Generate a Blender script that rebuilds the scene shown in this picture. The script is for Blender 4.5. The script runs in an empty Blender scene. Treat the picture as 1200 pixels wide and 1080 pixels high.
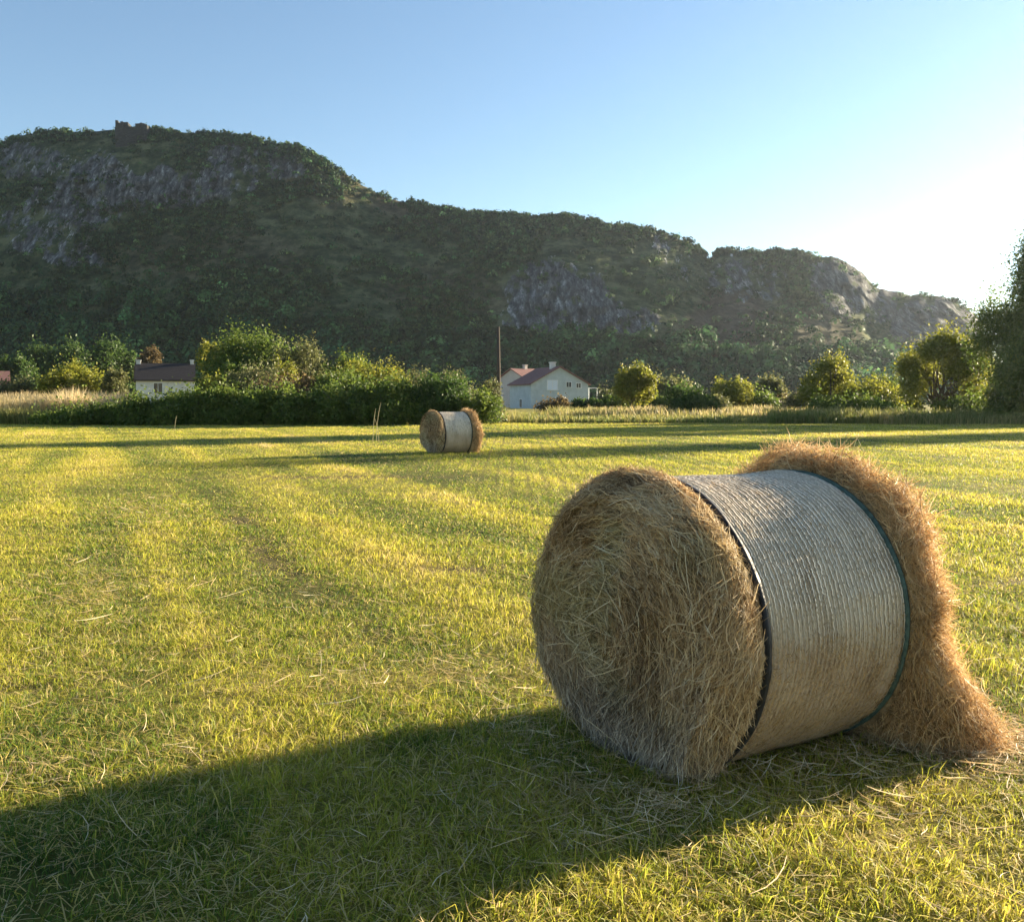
import bpy, math
import numpy as np

# ------------------------------------------------------------------ basics
scene = bpy.context.scene
COL = scene.collection
F, CX, CY = 1082.0, 600.0, 540.0          # photograph: focal length and centre in pixels (1200 x 1080)
H0, YH = 1.55, 467.0                      # eye height, horizon row
PITCH = math.atan((CY - YH) / F)
CP, SP = math.cos(PITCH), math.sin(PITCH)
SUN_AZ, SUN_EL = math.radians(58.5), math.radians(12.0)
PI = math.pi
R = np.random.default_rng


def at(u, v, Y):
    """world point seen at photo pixel (u, v) at forward distance Y (arrays allowed)"""
    dx = (np.asarray(u, float) - CX) / F
    dy = (CY - np.asarray(v, float)) / F
    fy = CP + dy * SP
    fz = -SP + dy * CP
    k = Y / fy
    return np.stack(np.broadcast_arrays(dx * k, Y + 0 * dx, H0 + fz * k), -1)


def ground_px(u, v):
    dx = (u - CX) / F
    dy = (CY - v) / F
    fy = CP + dy * SP
    fz = -SP + dy * CP
    k = -H0 / fz
    return dx * k, fy * k


# ------------------------------------------------------------------ noise
def _hash(ix, iy, iz, seed):
    h = (ix.astype(np.int64) * 374761393 + iy.astype(np.int64) * 668265263 + iz.astype(np.int64) * 2147483647 + seed * 1274126177) & 0xFFFFFFFF
    h = ((h ^ (h >> 13)) * 1274126177) & 0xFFFFFFFF
    h = ((h ^ (h >> 16)) * 2246822519) & 0xFFFFFFFF
    h = h ^ (h >> 15)
    return (h & 0xFFFFFF) / float(0xFFFFFF)


def vnoise(x, y, z=None, seed=0):
    x = np.asarray(x, float); y = np.asarray(y, float)
    z = np.zeros_like(x) if z is None else np.asarray(z, float)
    ix, iy, iz = np.floor(x), np.floor(y), np.floor(z)
    fx, fy, fz = x - ix, y - iy, z - iz
    fx, fy, fz = [f * f * (3 - 2 * f) for f in (fx, fy, fz)]
    r = 0
    for a in (0, 1):
        for b in (0, 1):
            for c in (0, 1):
                w = (fx if a else 1 - fx) * (fy if b else 1 - fy) * (fz if c else 1 - fz)
                r = r + w * _hash(ix + a, iy + b, iz + c, seed)
    return r


def fbm(x, y, z=None, octv=4, seed=0, gain=.5):
    s, a, t = 0, 1.0, 0
    x = np.asarray(x, float); y = np.asarray(y, float)
    for o in range(octv):
        k = 2.03 ** o
        s = s + a * vnoise(x * k, y * k, None if z is None else z * k, seed + o * 17)
        t += a
        a *= gain
    return s / t


def sstep(a, b, x):
    t = np.clip((x - a) / (b - a), 0, 1)
    return t * t * (3 - 2 * t)


def ramp(t, stops):
    t = np.asarray(t, float)
    xs = [s[0] for s in stops]
    return np.stack([np.interp(t, xs, [s[1][c] for s in stops]) for c in range(3)], -1)


# ------------------------------------------------------------------ mesh helpers
def tag(o, label=None, cat=None, group=None, kind=None):
    if label: o['label'] = label
    if cat: o['category'] = cat
    if group: o['group'] = group
    if kind: o['kind'] = kind
    return o


def empty(name, loc=(0, 0, 0), rz=0.0):
    o = bpy.data.objects.new(name, None)
    COL.objects.link(o)
    o.location = loc
    o.rotation_euler = (0, 0, rz)
    o.empty_display_size = .2
    return o


def link(name, me, mat, parent=None):
    o = bpy.data.objects.new(name, me)
    COL.objects.link(o)
    for m in (mat if isinstance(mat, (list, tuple)) else [mat]):
        me.materials.append(m)
    if parent is not None: o.parent = parent
    return o


def np_mesh(name, verts, faces, mat, parent=None, fcol=None, vattr=None, smooth=True, uv=None):
    """verts (N,3), faces (M,k); fcol (M,3) face colours of the material itself; vattr {name:(N,)}"""
    me = bpy.data.meshes.new(name)
    verts = np.ascontiguousarray(verts, np.float32)
    faces = np.ascontiguousarray(faces, np.int32)
    M, k = faces.shape
    me.vertices.add(len(verts)); me.vertices.foreach_set('co', verts.ravel())
    me.loops.add(M * k); me.loops.foreach_set('vertex_index', faces.ravel())
    me.polygons.add(M); me.polygons.foreach_set('loop_start', np.arange(0, M * k, k, dtype=np.int32))
    me.update(calc_edges=True)
    if not smooth:
        me.polygons.foreach_set('use_smooth', np.zeros(M, bool))
    if fcol is not None:
        a = me.attributes.new('tone', 'FLOAT_COLOR', 'FACE')
        c = np.ones((M, 4), np.float32); c[:, :3] = fcol
        a.data.foreach_set('color', c.ravel())
    for n, arr in (vattr or {}).items():
        a = me.attributes.new(n, 'FLOAT', 'POINT')
        a.data.foreach_set('value', np.ascontiguousarray(arr, np.float32))
    if uv is not None:
        l = me.uv_layers.new(name='UVMap')
        l.data.foreach_set('uv', np.ascontiguousarray(uv[faces.ravel()], np.float32).ravel())
    return link(name, me, mat, parent)


def grid_faces(nr, nc, wrap=False):
    r = np.arange(nr - 1)[:, None]
    c = np.arange(nc if wrap else nc - 1)[None]
    c2 = (c + 1) % nc
    return np.stack([r * nc + c, r * nc + c2, (r + 1) * nc + c2, (r + 1) * nc + c], -1).reshape(-1, 4)


class MB:
    """collects boxes, prisms and tapered tubes and links them as ONE mesh"""
    def __init__(s): s.v = []; s.f = []
    def poly(s, pts, faces):
        b = len(s.v)
        s.v += [tuple(map(float, p)) for p in pts]
        s.f += [[b + i for i in f] for f in faces]
        return s
    def box(s, x0, y0, z0, x1, y1, z1):
        p = [(x0, y0, z0), (x1, y0, z0), (x1, y1, z0), (x0, y1, z0), (x0, y0, z1), (x1, y0, z1), (x1, y1, z1), (x0, y1, z1)]
        return s.poly(p, [(0, 3, 2, 1), (4, 5, 6, 7), (0, 1, 5, 4), (1, 2, 6, 5), (2, 3, 7, 6), (3, 0, 4, 7)])
    def tube(s, pts, rad, n=8):
        pts = np.asarray(pts, float)
        rings = []
        for i, p in enumerate(pts):
            d = pts[min(i + 1, len(pts) - 1)] - pts[max(i - 1, 0)]
            d = d / (np.linalg.norm(d) + 1e-9)
            a = np.cross(d, (1, 0, 0) if abs(d[0]) < .8 else (0, 1, 0)); a /= np.linalg.norm(a)
            b = np.cross(d, a)
            rings.append([p + rad[i] * (math.cos(t) * a + math.sin(t) * b) for t in np.arange(n) * 2 * PI / n])
        f = []
        for i in range(len(pts) - 1):
            for j in range(n):
                f.append((i * n + j, i * n + (j + 1) % n, (i + 1) * n + (j + 1) % n, (i + 1) * n + j))
        f.append(tuple(range(n - 1, -1, -1)))
        f.append(tuple((len(pts) - 1) * n + j for j in range(n)))
        return s.poly([q for r in rings for q in r], f)
    def build(s, name, mat, parent=None, smooth=False):
        me = bpy.data.meshes.new(name)
        me.from_pydata(s.v, [], s.f)
        me.update()
        me.polygons.foreach_set('use_smooth', np.full(len(me.polygons), smooth))
        return link(name, me, mat, parent)


# ------------------------------------------------------------------ materials
def new_mat(name):
    m = bpy.data.materials.new(name)
    m.use_nodes = True
    nt = m.node_tree
    for n in list(nt.nodes): nt.nodes.remove(n)
    out = nt.nodes.new('ShaderNodeOutputMaterial')
    return m, nt, out


def N(nt, typ, **kw):
    n = nt.nodes.new(typ)
    for k, v in kw.items():
        if k.startswith('i_'): n.inputs[k[2:].replace('_', ' ')].default_value = v
        else: setattr(n, k, v)
    return n


def ramp_node(nt, src, stops):
    r = nt.nodes.new('ShaderNodeValToRGB')
    el = r.color_ramp.elements
    while len(el) > 1: el.remove(el[-1])
    el[0].position = stops[0][0]; el[0].color = (*stops[0][1], 1)
    for p, c in stops[1:]:
        e = el.new(p); e.color = (*c, 1)
    nt.links.new(src, r.inputs[0])
    return r.outputs[0]


def tone_mat(name, transl=.35, rough=.6, spec=.25):
    """plant matter: colour of each leaf, blade or straw from its own attribute, thin and partly translucent"""
    m, nt, out = new_mat(name)
    at_ = N(nt, 'ShaderNodeAttribute', attribute_name='tone')
    p = N(nt, 'ShaderNodeBsdfPrincipled')
    p.inputs['Roughness'].default_value = rough
    p.inputs['Specular IOR Level'].default_value = spec
    nt.links.new(at_.outputs['Color'], p.inputs['Base Color'])
    t = N(nt, 'ShaderNodeBsdfTranslucent')
    nt.links.new(at_.outputs['Color'], t.inputs['Color'])
    mx = N(nt, 'ShaderNodeMixShader')
    mx.inputs[0].default_value = transl
    nt.links.new(p.outputs[0], mx.inputs[1]); nt.links.new(t.outputs[0], mx.inputs[2])
    nt.links.new(mx.outputs[0], out.inputs['Surface'])
    return m


def noise_mat(name, stops, scale=3.0, detail=8, rough=.85, bump=.0, stretch=(1, 1, 1), bscale=None, spec=.2, coord='Object', distortion=0.0):
    m, nt, out = new_mat(name)
    tc = N(nt, 'ShaderNodeTexCoord')
    mp = N(nt, 'ShaderNodeMapping'); mp.inputs['Scale'].default_value = stretch
    nt.links.new(tc.outputs[coord], mp.inputs[0])
    n = N(nt, 'ShaderNodeTexNoise'); n.inputs['Scale'].default_value = scale; n.inputs['Detail'].default_value = detail
    n.inputs['Roughness'].default_value = .62; n.inputs['Distortion'].default_value = distortion
    nt.links.new(mp.outputs[0], n.inputs['Vector'])
    p = N(nt, 'ShaderNodeBsdfPrincipled')
    p.inputs['Roughness'].default_value = rough; p.inputs['Specular IOR Level'].default_value = spec
    nt.links.new(ramp_node(nt, n.outputs['Fac'], stops), p.inputs['Base Color'])
    if bump:
        b = N(nt, 'ShaderNodeBump'); b.inputs['Strength'].default_value = bump; b.inputs['Distance'].default_value = bscale or .05
        nt.links.new(n.outputs['Fac'], b.inputs['Height']); nt.links.new(b.outputs[0], p.inputs['Normal'])
    nt.links.new(p.outputs[0], out.inputs['Surface'])
    return m


M_LEAF = tone_mat('leaf', .5, .55, .3)
M_SCRUB = tone_mat('scrub_leaf', .22, .7, .1)
M_GRASS = tone_mat('grass_blade', .5, .55, .25)
M_HAY = tone_mat('hay_straw', .30, .6, .25)
M_BARK = noise_mat('bark', [(.3, (.05, .04, .03)), (.7, (.16, .13, .10))], 6, stretch=(4, 4, 1), bump=.4)
M_WOODPOLE = noise_mat('pole_wood', [(.3, (.035, .027, .022)), (.7, (.085, .065, .052))], 5, stretch=(6, 6, .4), bump=.2)

# ------------------------------------------------------------------ world, sun, camera
w = bpy.data.worlds.new('World')
scene.world = w
w.use_nodes = True
nt = w.node_tree
bg = nt.nodes['Background']
sky = nt.nodes.new('ShaderNodeTexSky')
sky.sky_type = 'NISHITA'
sky.sun_disc = False
sky.sun_elevation = SUN_EL
sky.sun_rotation = SUN_AZ
sky.altitude = 50
sky.air_density = 1.0
sky.dust_density = 0.0
sky.ozone_density = 2.0
nt.links.new(sky.outputs[0], bg.inputs[0])
bg.inputs[1].default_value = 0.05

sd = bpy.data.lights.new('Sun', 'SUN')
sd.energy = 5.0
sd.angle = math.radians(.5)
sd.color = (1.0, .85, .60)
so = bpy.data.objects.new('Sun', sd)
COL.objects.link(so)
so.rotation_euler = (math.radians(90) - SUN_EL, 0, PI - SUN_AZ)   # the lamp shines away from azimuth SUN_AZ
so.location = (60, 40, 60)

cam = bpy.data.cameras.new('Camera')
cam.sensor_fit = 'HORIZONTAL'
cam.sensor_width = 36
cam.lens = 36 * F / 1200
cam.clip_start = .05
cam.clip_end = 6000
co = bpy.data.objects.new('Camera', cam)
COL.objects.link(co)
co.location = (0, 0, H0)
co.rotation_euler = (PI / 2 - PITCH, 0, 0)
scene.camera = co
vs = scene.view_settings
vs.view_transform = 'Standard'
vs.look = 'None'
vs.exposure = 2.32
vs.gamma = 1
cy = scene.cycles
cy.max_bounces = 7; cy.diffuse_bounces = 4; cy.glossy_bounces = 2; cy.transmission_bounces = 4
cy.volume_bounces = 1; cy.transparent_max_bounces = 4
cy.use_adaptive_sampling = True; cy.adaptive_threshold = .015
cy.sample_clamp_indirect = 4
cy.use_denoising = True

# ------------------------------------------------------------------ the field
def gz(x, y):
    """height of the ground"""
    return .05 * (fbm(x * .35 + 7, y * .35, octv=3, seed=3) - .5) + .25 * (fbm(x * .02, y * .02, octv=2, seed=5) - .5) * sstep(8, 40, np.hypot(x, y))


def mark(u, v, su, sv, ang=0.0):
    return (*ground_px(u, v), su, sv, ang)


# worn, dark or straw-strewn spots of the meadow: x, y, long and short radius (m), direction
ROWA = math.radians(115)
BARE = [mark(318, 655, 1.6, .16, ROWA), mark(372, 712, 1.1, .14, ROWA), mark(285, 615, 2.2, .3, ROWA), mark(515, 652, 1.1, .16, .05),
        mark(545, 668, .5, .2, .1), mark(210, 745, .35, .16, .2), mark(1150, 628, 1.6, .16, -.1), mark(1180, 682, 1.3, .16, .15),
        mark(30, 805, .4, .2, .3), mark(140, 770, .5, .18, 1.0), mark(430, 740, .4, .12, ROWA), mark(1100, 615, 1.3, .2, .1), mark(405, 560, 2.5, .4, .1)]
STRAWY = [mark(500, 790, .9, .35, .2), mark(600, 790, .5, .3, .2), mark(100, 905, .5, .18, .5), mark(1000, 960, .5, .25, .4),
          mark(160, 600, 2.5, .6, ROWA), mark(1130, 905, .5, .25, .2), mark(900, 905, .8, .2, .5), mark(120, 690, 1.5, .3, ROWA),
          mark(700, 930, .7, .2, .5), mark(450, 1040, .5, .2, .2)]
GREENS = [mark(160, 920, .22, .16, 0), mark(30, 1000, .25, .2, 0), mark(300, 960, .3, .22, 0), mark(490, 880, .6, .35, .3), mark(560, 900, .5, .3, .2), mark(690, 1020, .4, .2, .3)]


def spots(x, y, L, seed=1):
    s = np.zeros_like(x)
    wx = .25 * (fbm(x * 1.3, y * 1.3, octv=2, seed=seed) - .5); wy = .25 * (fbm(x * 1.3 + 9, y * 1.3, octv=2, seed=seed + 4) - .5)
    for (px, py, a, b, g) in L:
        dx, dy = x + wx - px, y + wy - py
        p = dx * math.cos(g) + dy * math.sin(g); q = -dx * math.sin(g) + dy * math.cos(g)
        s = np.maximum(s, np.exp(-(p / a) ** 2 - (q / b) ** 2))
    return s * sstep(.38, .62, fbm(x * 2.4, y * 2.4, octv=3, seed=seed + 8)) * .9


def rows(x, y):
    q = x * .906 + y * .423 + .35 * (fbm(x * .15, y * .15, octv=2, seed=31) - .5)
    l = -x * .423 + y * .906
    sw = np.sin(q * 2 * PI / 2.3 + 2.2 * (fbm(q * .3, l * .06, octv=2, seed=44) - .5))
    return .55 * vnoise(q * 1.5, l * .12, seed=41) + .45 * vnoise(q * 3.4, l * .25, seed=42) + .17 * sw * sstep(.3, .6, vnoise(q * .4, l * .08, seed=45))


def meadow(x, y):
    bare = spots(x, y, BARE, 1)
    straw = spots(x, y, STRAWY, 2)
    green = spots(x, y, GREENS, 3)
    rw = rows(x, y)
    pat = fbm(x * .55, y * .55, octv=4, seed=50)
    big = fbm(x * .13, y * .13, octv=3, seed=57)
    return bare, straw, green, rw, pat, big


GRASS_RAMP = [(0, (.06, .12, .02)), (.22, (.14, .215, .03)), (.45, (.375, .38, .042)), (.70, (.54, .48, .07)), (.86, (.62, .47, .17)), (1, (.70, .57, .32))]


def sheet():
    n = 340
    s = np.linspace(-1, 1, n)
    ax = np.sinh(s * 6.2) / math.sinh(6.2)
    X, Y = np.meshgrid(ax * 1500, ax * 1500 + 8, indexing='xy')
    Z = gz(X, Y)
    v = np.stack([X, Y, Z], -1).reshape(-1, 3)
    bare, straw, green, rw, pat, big = [a.ravel() for a in meadow(X, Y)]
    dry = np.clip(.5 + .9 * (rw - .5) + .8 * (pat - .5) + .6 * straw - .4 * green, 0, 1)
    m, nt, out = new_mat('meadow_soil')
    tc = N(nt, 'ShaderNodeTexCoord')
    n1 = N(nt, 'ShaderNodeTexNoise'); n1.inputs['Scale'].default_value = 9; n1.inputs['Detail'].default_value = 9; n1.inputs['Roughness'].default_value = .7
    n2 = N(nt, 'ShaderNodeTexNoise'); n2.inputs['Scale'].default_value = .5; n2.inputs['Detail'].default_value = 6
    nt.links.new(tc.outputs['Object'], n1.inputs['Vector']); nt.links.new(tc.outputs['Object'], n2.inputs['Vector'])
    a_d = N(nt, 'ShaderNodeAttribute', attribute_name='dry')
    a_b = N(nt, 'ShaderNodeAttribute', attribute_name='bare')
    ad = N(nt, 'ShaderNodeMath', operation='MULTIPLY_ADD'); ad.inputs[1].default_value = .55
    nt.links.new(n1.outputs[0], ad.inputs[0])
    ad2 = N(nt, 'ShaderNodeMath', operation='MULTIPLY_ADD'); ad2.inputs[1].default_value = .45
    nt.links.new(a_d.outputs['Fac'], ad2.inputs[0]); nt.links.new(ad2.outputs[0], ad.inputs[2])
    n2m = N(nt, 'ShaderNodeMath', operation='MULTIPLY_ADD'); n2m.inputs[1].default_value = .3; n2m.inputs[2].default_value = -.15
    nt.links.new(n2.outputs[0], n2m.inputs[0]); nt.links.new(n2m.outputs[0], ad2.inputs[2])
    col = ramp_node(nt, ad.outputs[0], [(.2, (.06, .07, .018)), (.45, (.17, .16, .03)), (.62, (.26, .22, .055)), (.85, (.33, .26, .12))])
    mx = N(nt, 'ShaderNodeMix', data_type='RGBA')
    nt.links.new(a_b.outputs['Fac'], mx.inputs[0]); nt.links.new(col, mx.inputs[6])
    mx.inputs[7].default_value = (.085, .06, .035, 1)
    p = N(nt, 'ShaderNodeBsdfPrincipled'); p.inputs['Roughness'].default_value = .9; p.inputs['Specular IOR Level'].default_value = .1
    nt.links.new(mx.outputs[2], p.inputs['Base Color'])
    b = N(nt, 'ShaderNodeBump'); b.inputs['Strength'].default_value = .8; b.inputs['Distance'].default_value = .05
    nt.links.new(n1.outputs[0], b.inputs['Height']); nt.links.new(b.outputs[0], p.inputs['Normal'])
    nt.links.new(p.outputs[0], out.inputs['Surface'])
    o = np_mesh('ground', v, grid_faces(n, n), m, vattr={'dry': dry, 'bare': bare})
    tag(o, kind='structure')


sheet()

BALE_C = np.array([.635, 3.98]); BALE_PHI = .557; BALE_L = .865; BALE_R = .62
BAX = np.array([math.cos(BALE_PHI), math.sin(BALE_PHI)])


def under_bale(x, y):
    dx, dy = x - BALE_C[0], y - BALE_C[1]
    p = dx * BAX[0] + dy * BAX[1]; q = -dx * BAX[1] + dy * BAX[0]
    return (p > -.22) & (p < BALE_L + .15) & (np.abs(q) < .33)


def blades(rng, x, y, z, h, wd, az, lean, bend, segs):
    """grass blades: segs=2 -> 5 vertices and 3 triangles, segs=1 -> 3 vertices and 1 triangle"""
    n = len(x)
    d = np.stack([np.cos(az), np.sin(az), 0 * az], -1)
    fa = az + PI / 2 + rng.normal(0, .7, n)
    wv = np.stack([np.cos(fa), np.sin(fa), 0 * fa], -1) * (wd / 2)[:, None]
    b = np.stack([x, y, z], -1)
    up = np.array([0, 0, 1.0])
    tip = b + d * (h * np.sin(lean + bend))[:, None] + up * (h * np.cos(np.minimum(lean + bend, 1.5)))[:, None]
    if segs == 1:
        v = np.stack([b - wv, b + wv, tip], 1).reshape(-1, 3)
        f = np.arange(n * 3).reshape(-1, 3)
        return v, f, 1
    mid = b + d * (.55 * h * np.sin(lean))[:, None] + up * (.55 * h * np.cos(lean))[:, None]
    v = np.stack([b - wv * .8, b + wv * .8, mid - wv, mid + wv, tip], 1).reshape(-1, 3)
    o = (np.arange(n) * 5)[:, None]
    f = np.stack([o + [0, 1, 3], o + [0, 3, 2], o + [2, 3, 4]], 1).reshape(-1, 3)
    return v, f, 3


def grow_grass():
    rng = R(11)
    V, Fc, C = [], [], []
    base = 0
    #        near  far  per m2  segs
    for (d0, d1, dens, segs) in ((1.9, 4.2, 12500, 2), (4.2, 7.5, 6600, 2), (7.5, 13, 3000, 2), (13, 27, 1000, 1), (27, 55, 340, 1)):
        hw, mg = .66, 1.7
        area = hw * (d1 * d1 - d0 * d0) + 2 * mg * (d1 - d0)
        n = int(area * dens)
        y = np.sqrt(rng.random(n) * (d1 * d1 - d0 * d0) + d0 * d0)
        x = (rng.random(n) * 2 - 1) * (hw * y + mg)
        jit = 1 + rng.normal(0, .10, n)                        # the bands of density run into each other
        y = np.clip(y * jit, 1.85, 54.6); x = x * jit
        # tufts: pull blades towards clump centres
        cell = .09 if d0 < 8 else .3
        cx_, cy_ = np.floor(x / cell), np.floor(y / cell)
        tx = (cx_ + .2 + .6 * _hash(cx_, cy_, 0 * cx_, 5)) * cell; ty = (cy_ + .2 + .6 * _hash(cx_, cy_, 0 * cx_, 6)) * cell
        pull = rng.random(n) * .55
        ox, oy = x - tx, y - ty
        x = x - ox * pull; y = y - oy * pull
        bare, straw, green, rw, pat, big = meadow(x, y)
        fine = fbm(x * 3.1, y * 3.1, octv=2, seed=77)
        keep = rng.random(n) < np.clip(.55 + 1.1 * (pat - .35) + .6 * (fine - .5), .2, 1) * (1 - .8 * bare)
        keep &= ~under_bale(x, y)
        x, y, ox, oy, bare, straw, green, rw, pat, big, fine = [a[keep] for a in (x, y, ox, oy, bare, straw, green, rw, pat, big, fine)]
        n = len(x)
        d = np.hypot(x, y)
        tuft = _hash(np.floor(x / .22), np.floor(y / .22), 0 * x, 9)
        h = (.026 + .042 * rng.random(n) ** 1.5) * (.7 + .7 * pat + .5 * (fine - .5) + .35 * tuft) * (1 - .5 * bare) * (1 + .35 * green) * (1 + .5 * (rw - .5))
        h *= np.where(rng.random(n) < .05, 1.6, 1.0)
        wd = np.maximum(.0026 + .0024 * rng.random(n), .00055 * d * (1 + .5 * rng.random(n)))
        az = np.where(rng.random(n) < .5, np.arctan2(oy, ox) + rng.normal(0, .8, n), rng.random(n) * 2 * PI)
        lean = np.abs(rng.normal(.30, .30, n)) + .25 * (1 - pat)
        lay = rng.random(n) < (.16 + .3 * straw + .2 * bare)           # cut straw lying flat in the sward
        lean = np.where(lay, rng.uniform(1.15, 1.5, n), np.clip(lean, .02, 1.25))
        h = np.where(lay, .04 + .08 * rng.random(n), h)
        bend = np.where(lay, .05, rng.uniform(.05, .7, n))
        z = gz(x, y) + np.where(lay, .004 + .03 * rng.random(n), -.006)
        t = .44 + .55 * (pat - .5) + .62 * (rw - .5) + .30 * (big - .5) + rng.normal(0, .11, n) - .16 * green + .12 * bare
        t = np.where(lay, rng.uniform(.74, 1.0, n), t)
        t = np.where((rng.random(n) < .13) & ~lay, rng.uniform(.66, .95, n), t)
        c = ramp(np.clip(t, 0, 1), GRASS_RAMP) * rng.uniform(.8, 1.2, n)[:, None]
        v, f, k = blades(rng, x, y, z, h, wd, az, lean, bend, segs)
        V.append(v); Fc.append(f + base); C.append(np.repeat(c, k, 0)); base += len(v)
    o = np_mesh('meadow_grass', np.concatenate(V), np.concatenate(Fc), M_GRASS, fcol=np.concatenate(C))
    tag(o, 'short mown yellow-green grass covering the whole field', 'grass', kind='stuff')


grow_grass()


def ribbons(rng, P, T, Nn, ln, wd, seg=4, curl=.35, lift=.1, taper=True):
    """thin straw ribbons through P along T, lying on a surface of normal Nn and lifting off at the ends"""
    n = len(P)
    T = T / (np.linalg.norm(T, axis=1, keepdims=True) + 1e-9)
    B = np.cross(Nn, T); B /= (np.linalg.norm(B, axis=1, keepdims=True) + 1e-9)
    s = np.linspace(-.5, .5, seg + 1)
    c1 = rng.normal(0, curl, n); c2 = rng.normal(0, curl * .5, n)
    l1 = rng.random(n) * lift; l2 = rng.random(n) * lift
    pts = []
    for k in s:
        side = (c1 * (k * k - .12) + c2 * (k ** 3) * 2) * ln
        up = (np.where(k < 0, l1, l2) * (2 * k) ** 2) * ln
        pts.append(P + T * (k * ln)[:, None] + B * side[:, None] + Nn * up[:, None])
    pts = np.stack(pts, 1)
    roll = rng.normal(0, .6, n)
    W = B * np.cos(roll)[:, None] + Nn * np.sin(roll)[:, None]
    prof = np.array([.45] + [1] * (seg - 1) + [.3]) if taper else np.ones(seg + 1)
    half = W[:, None, :] * (wd[:, None] * prof[None] / 2)[:, :, None]
    v = np.stack([pts - half, pts + half], 2).reshape(-1, 3)
    o = (np.arange(n) * (2 * (seg + 1)))[:, None, None]
    k = np.arange(seg)[None, :, None] * 2
    f = (o + k + np.array([0, 1, 3, 2])[None, None]).reshape(-1, 4)
    return v, f, seg


HAY_RAMP = [(0, (.14, .085, .04)), (.22, (.36, .235, .115)), (.5, (.62, .43, .225)), (.75, (.76, .58, .34)), (1, (.87, .75, .52))]
HAYG_RAMP = [(0, (.12, .115, .04)), (.4, (.34, .30, .12)), (.75, (.55, .48, .25)), (1, (.74, .66, .42))]
M_CORE = noise_mat('packed_hay', [(.25, (.07, .045, .022)), (.5, (.26, .175, .09)), (.75, (.50, .35, .19))], 30, 10, .9, .8, (1, 1, 1), .03)


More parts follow.
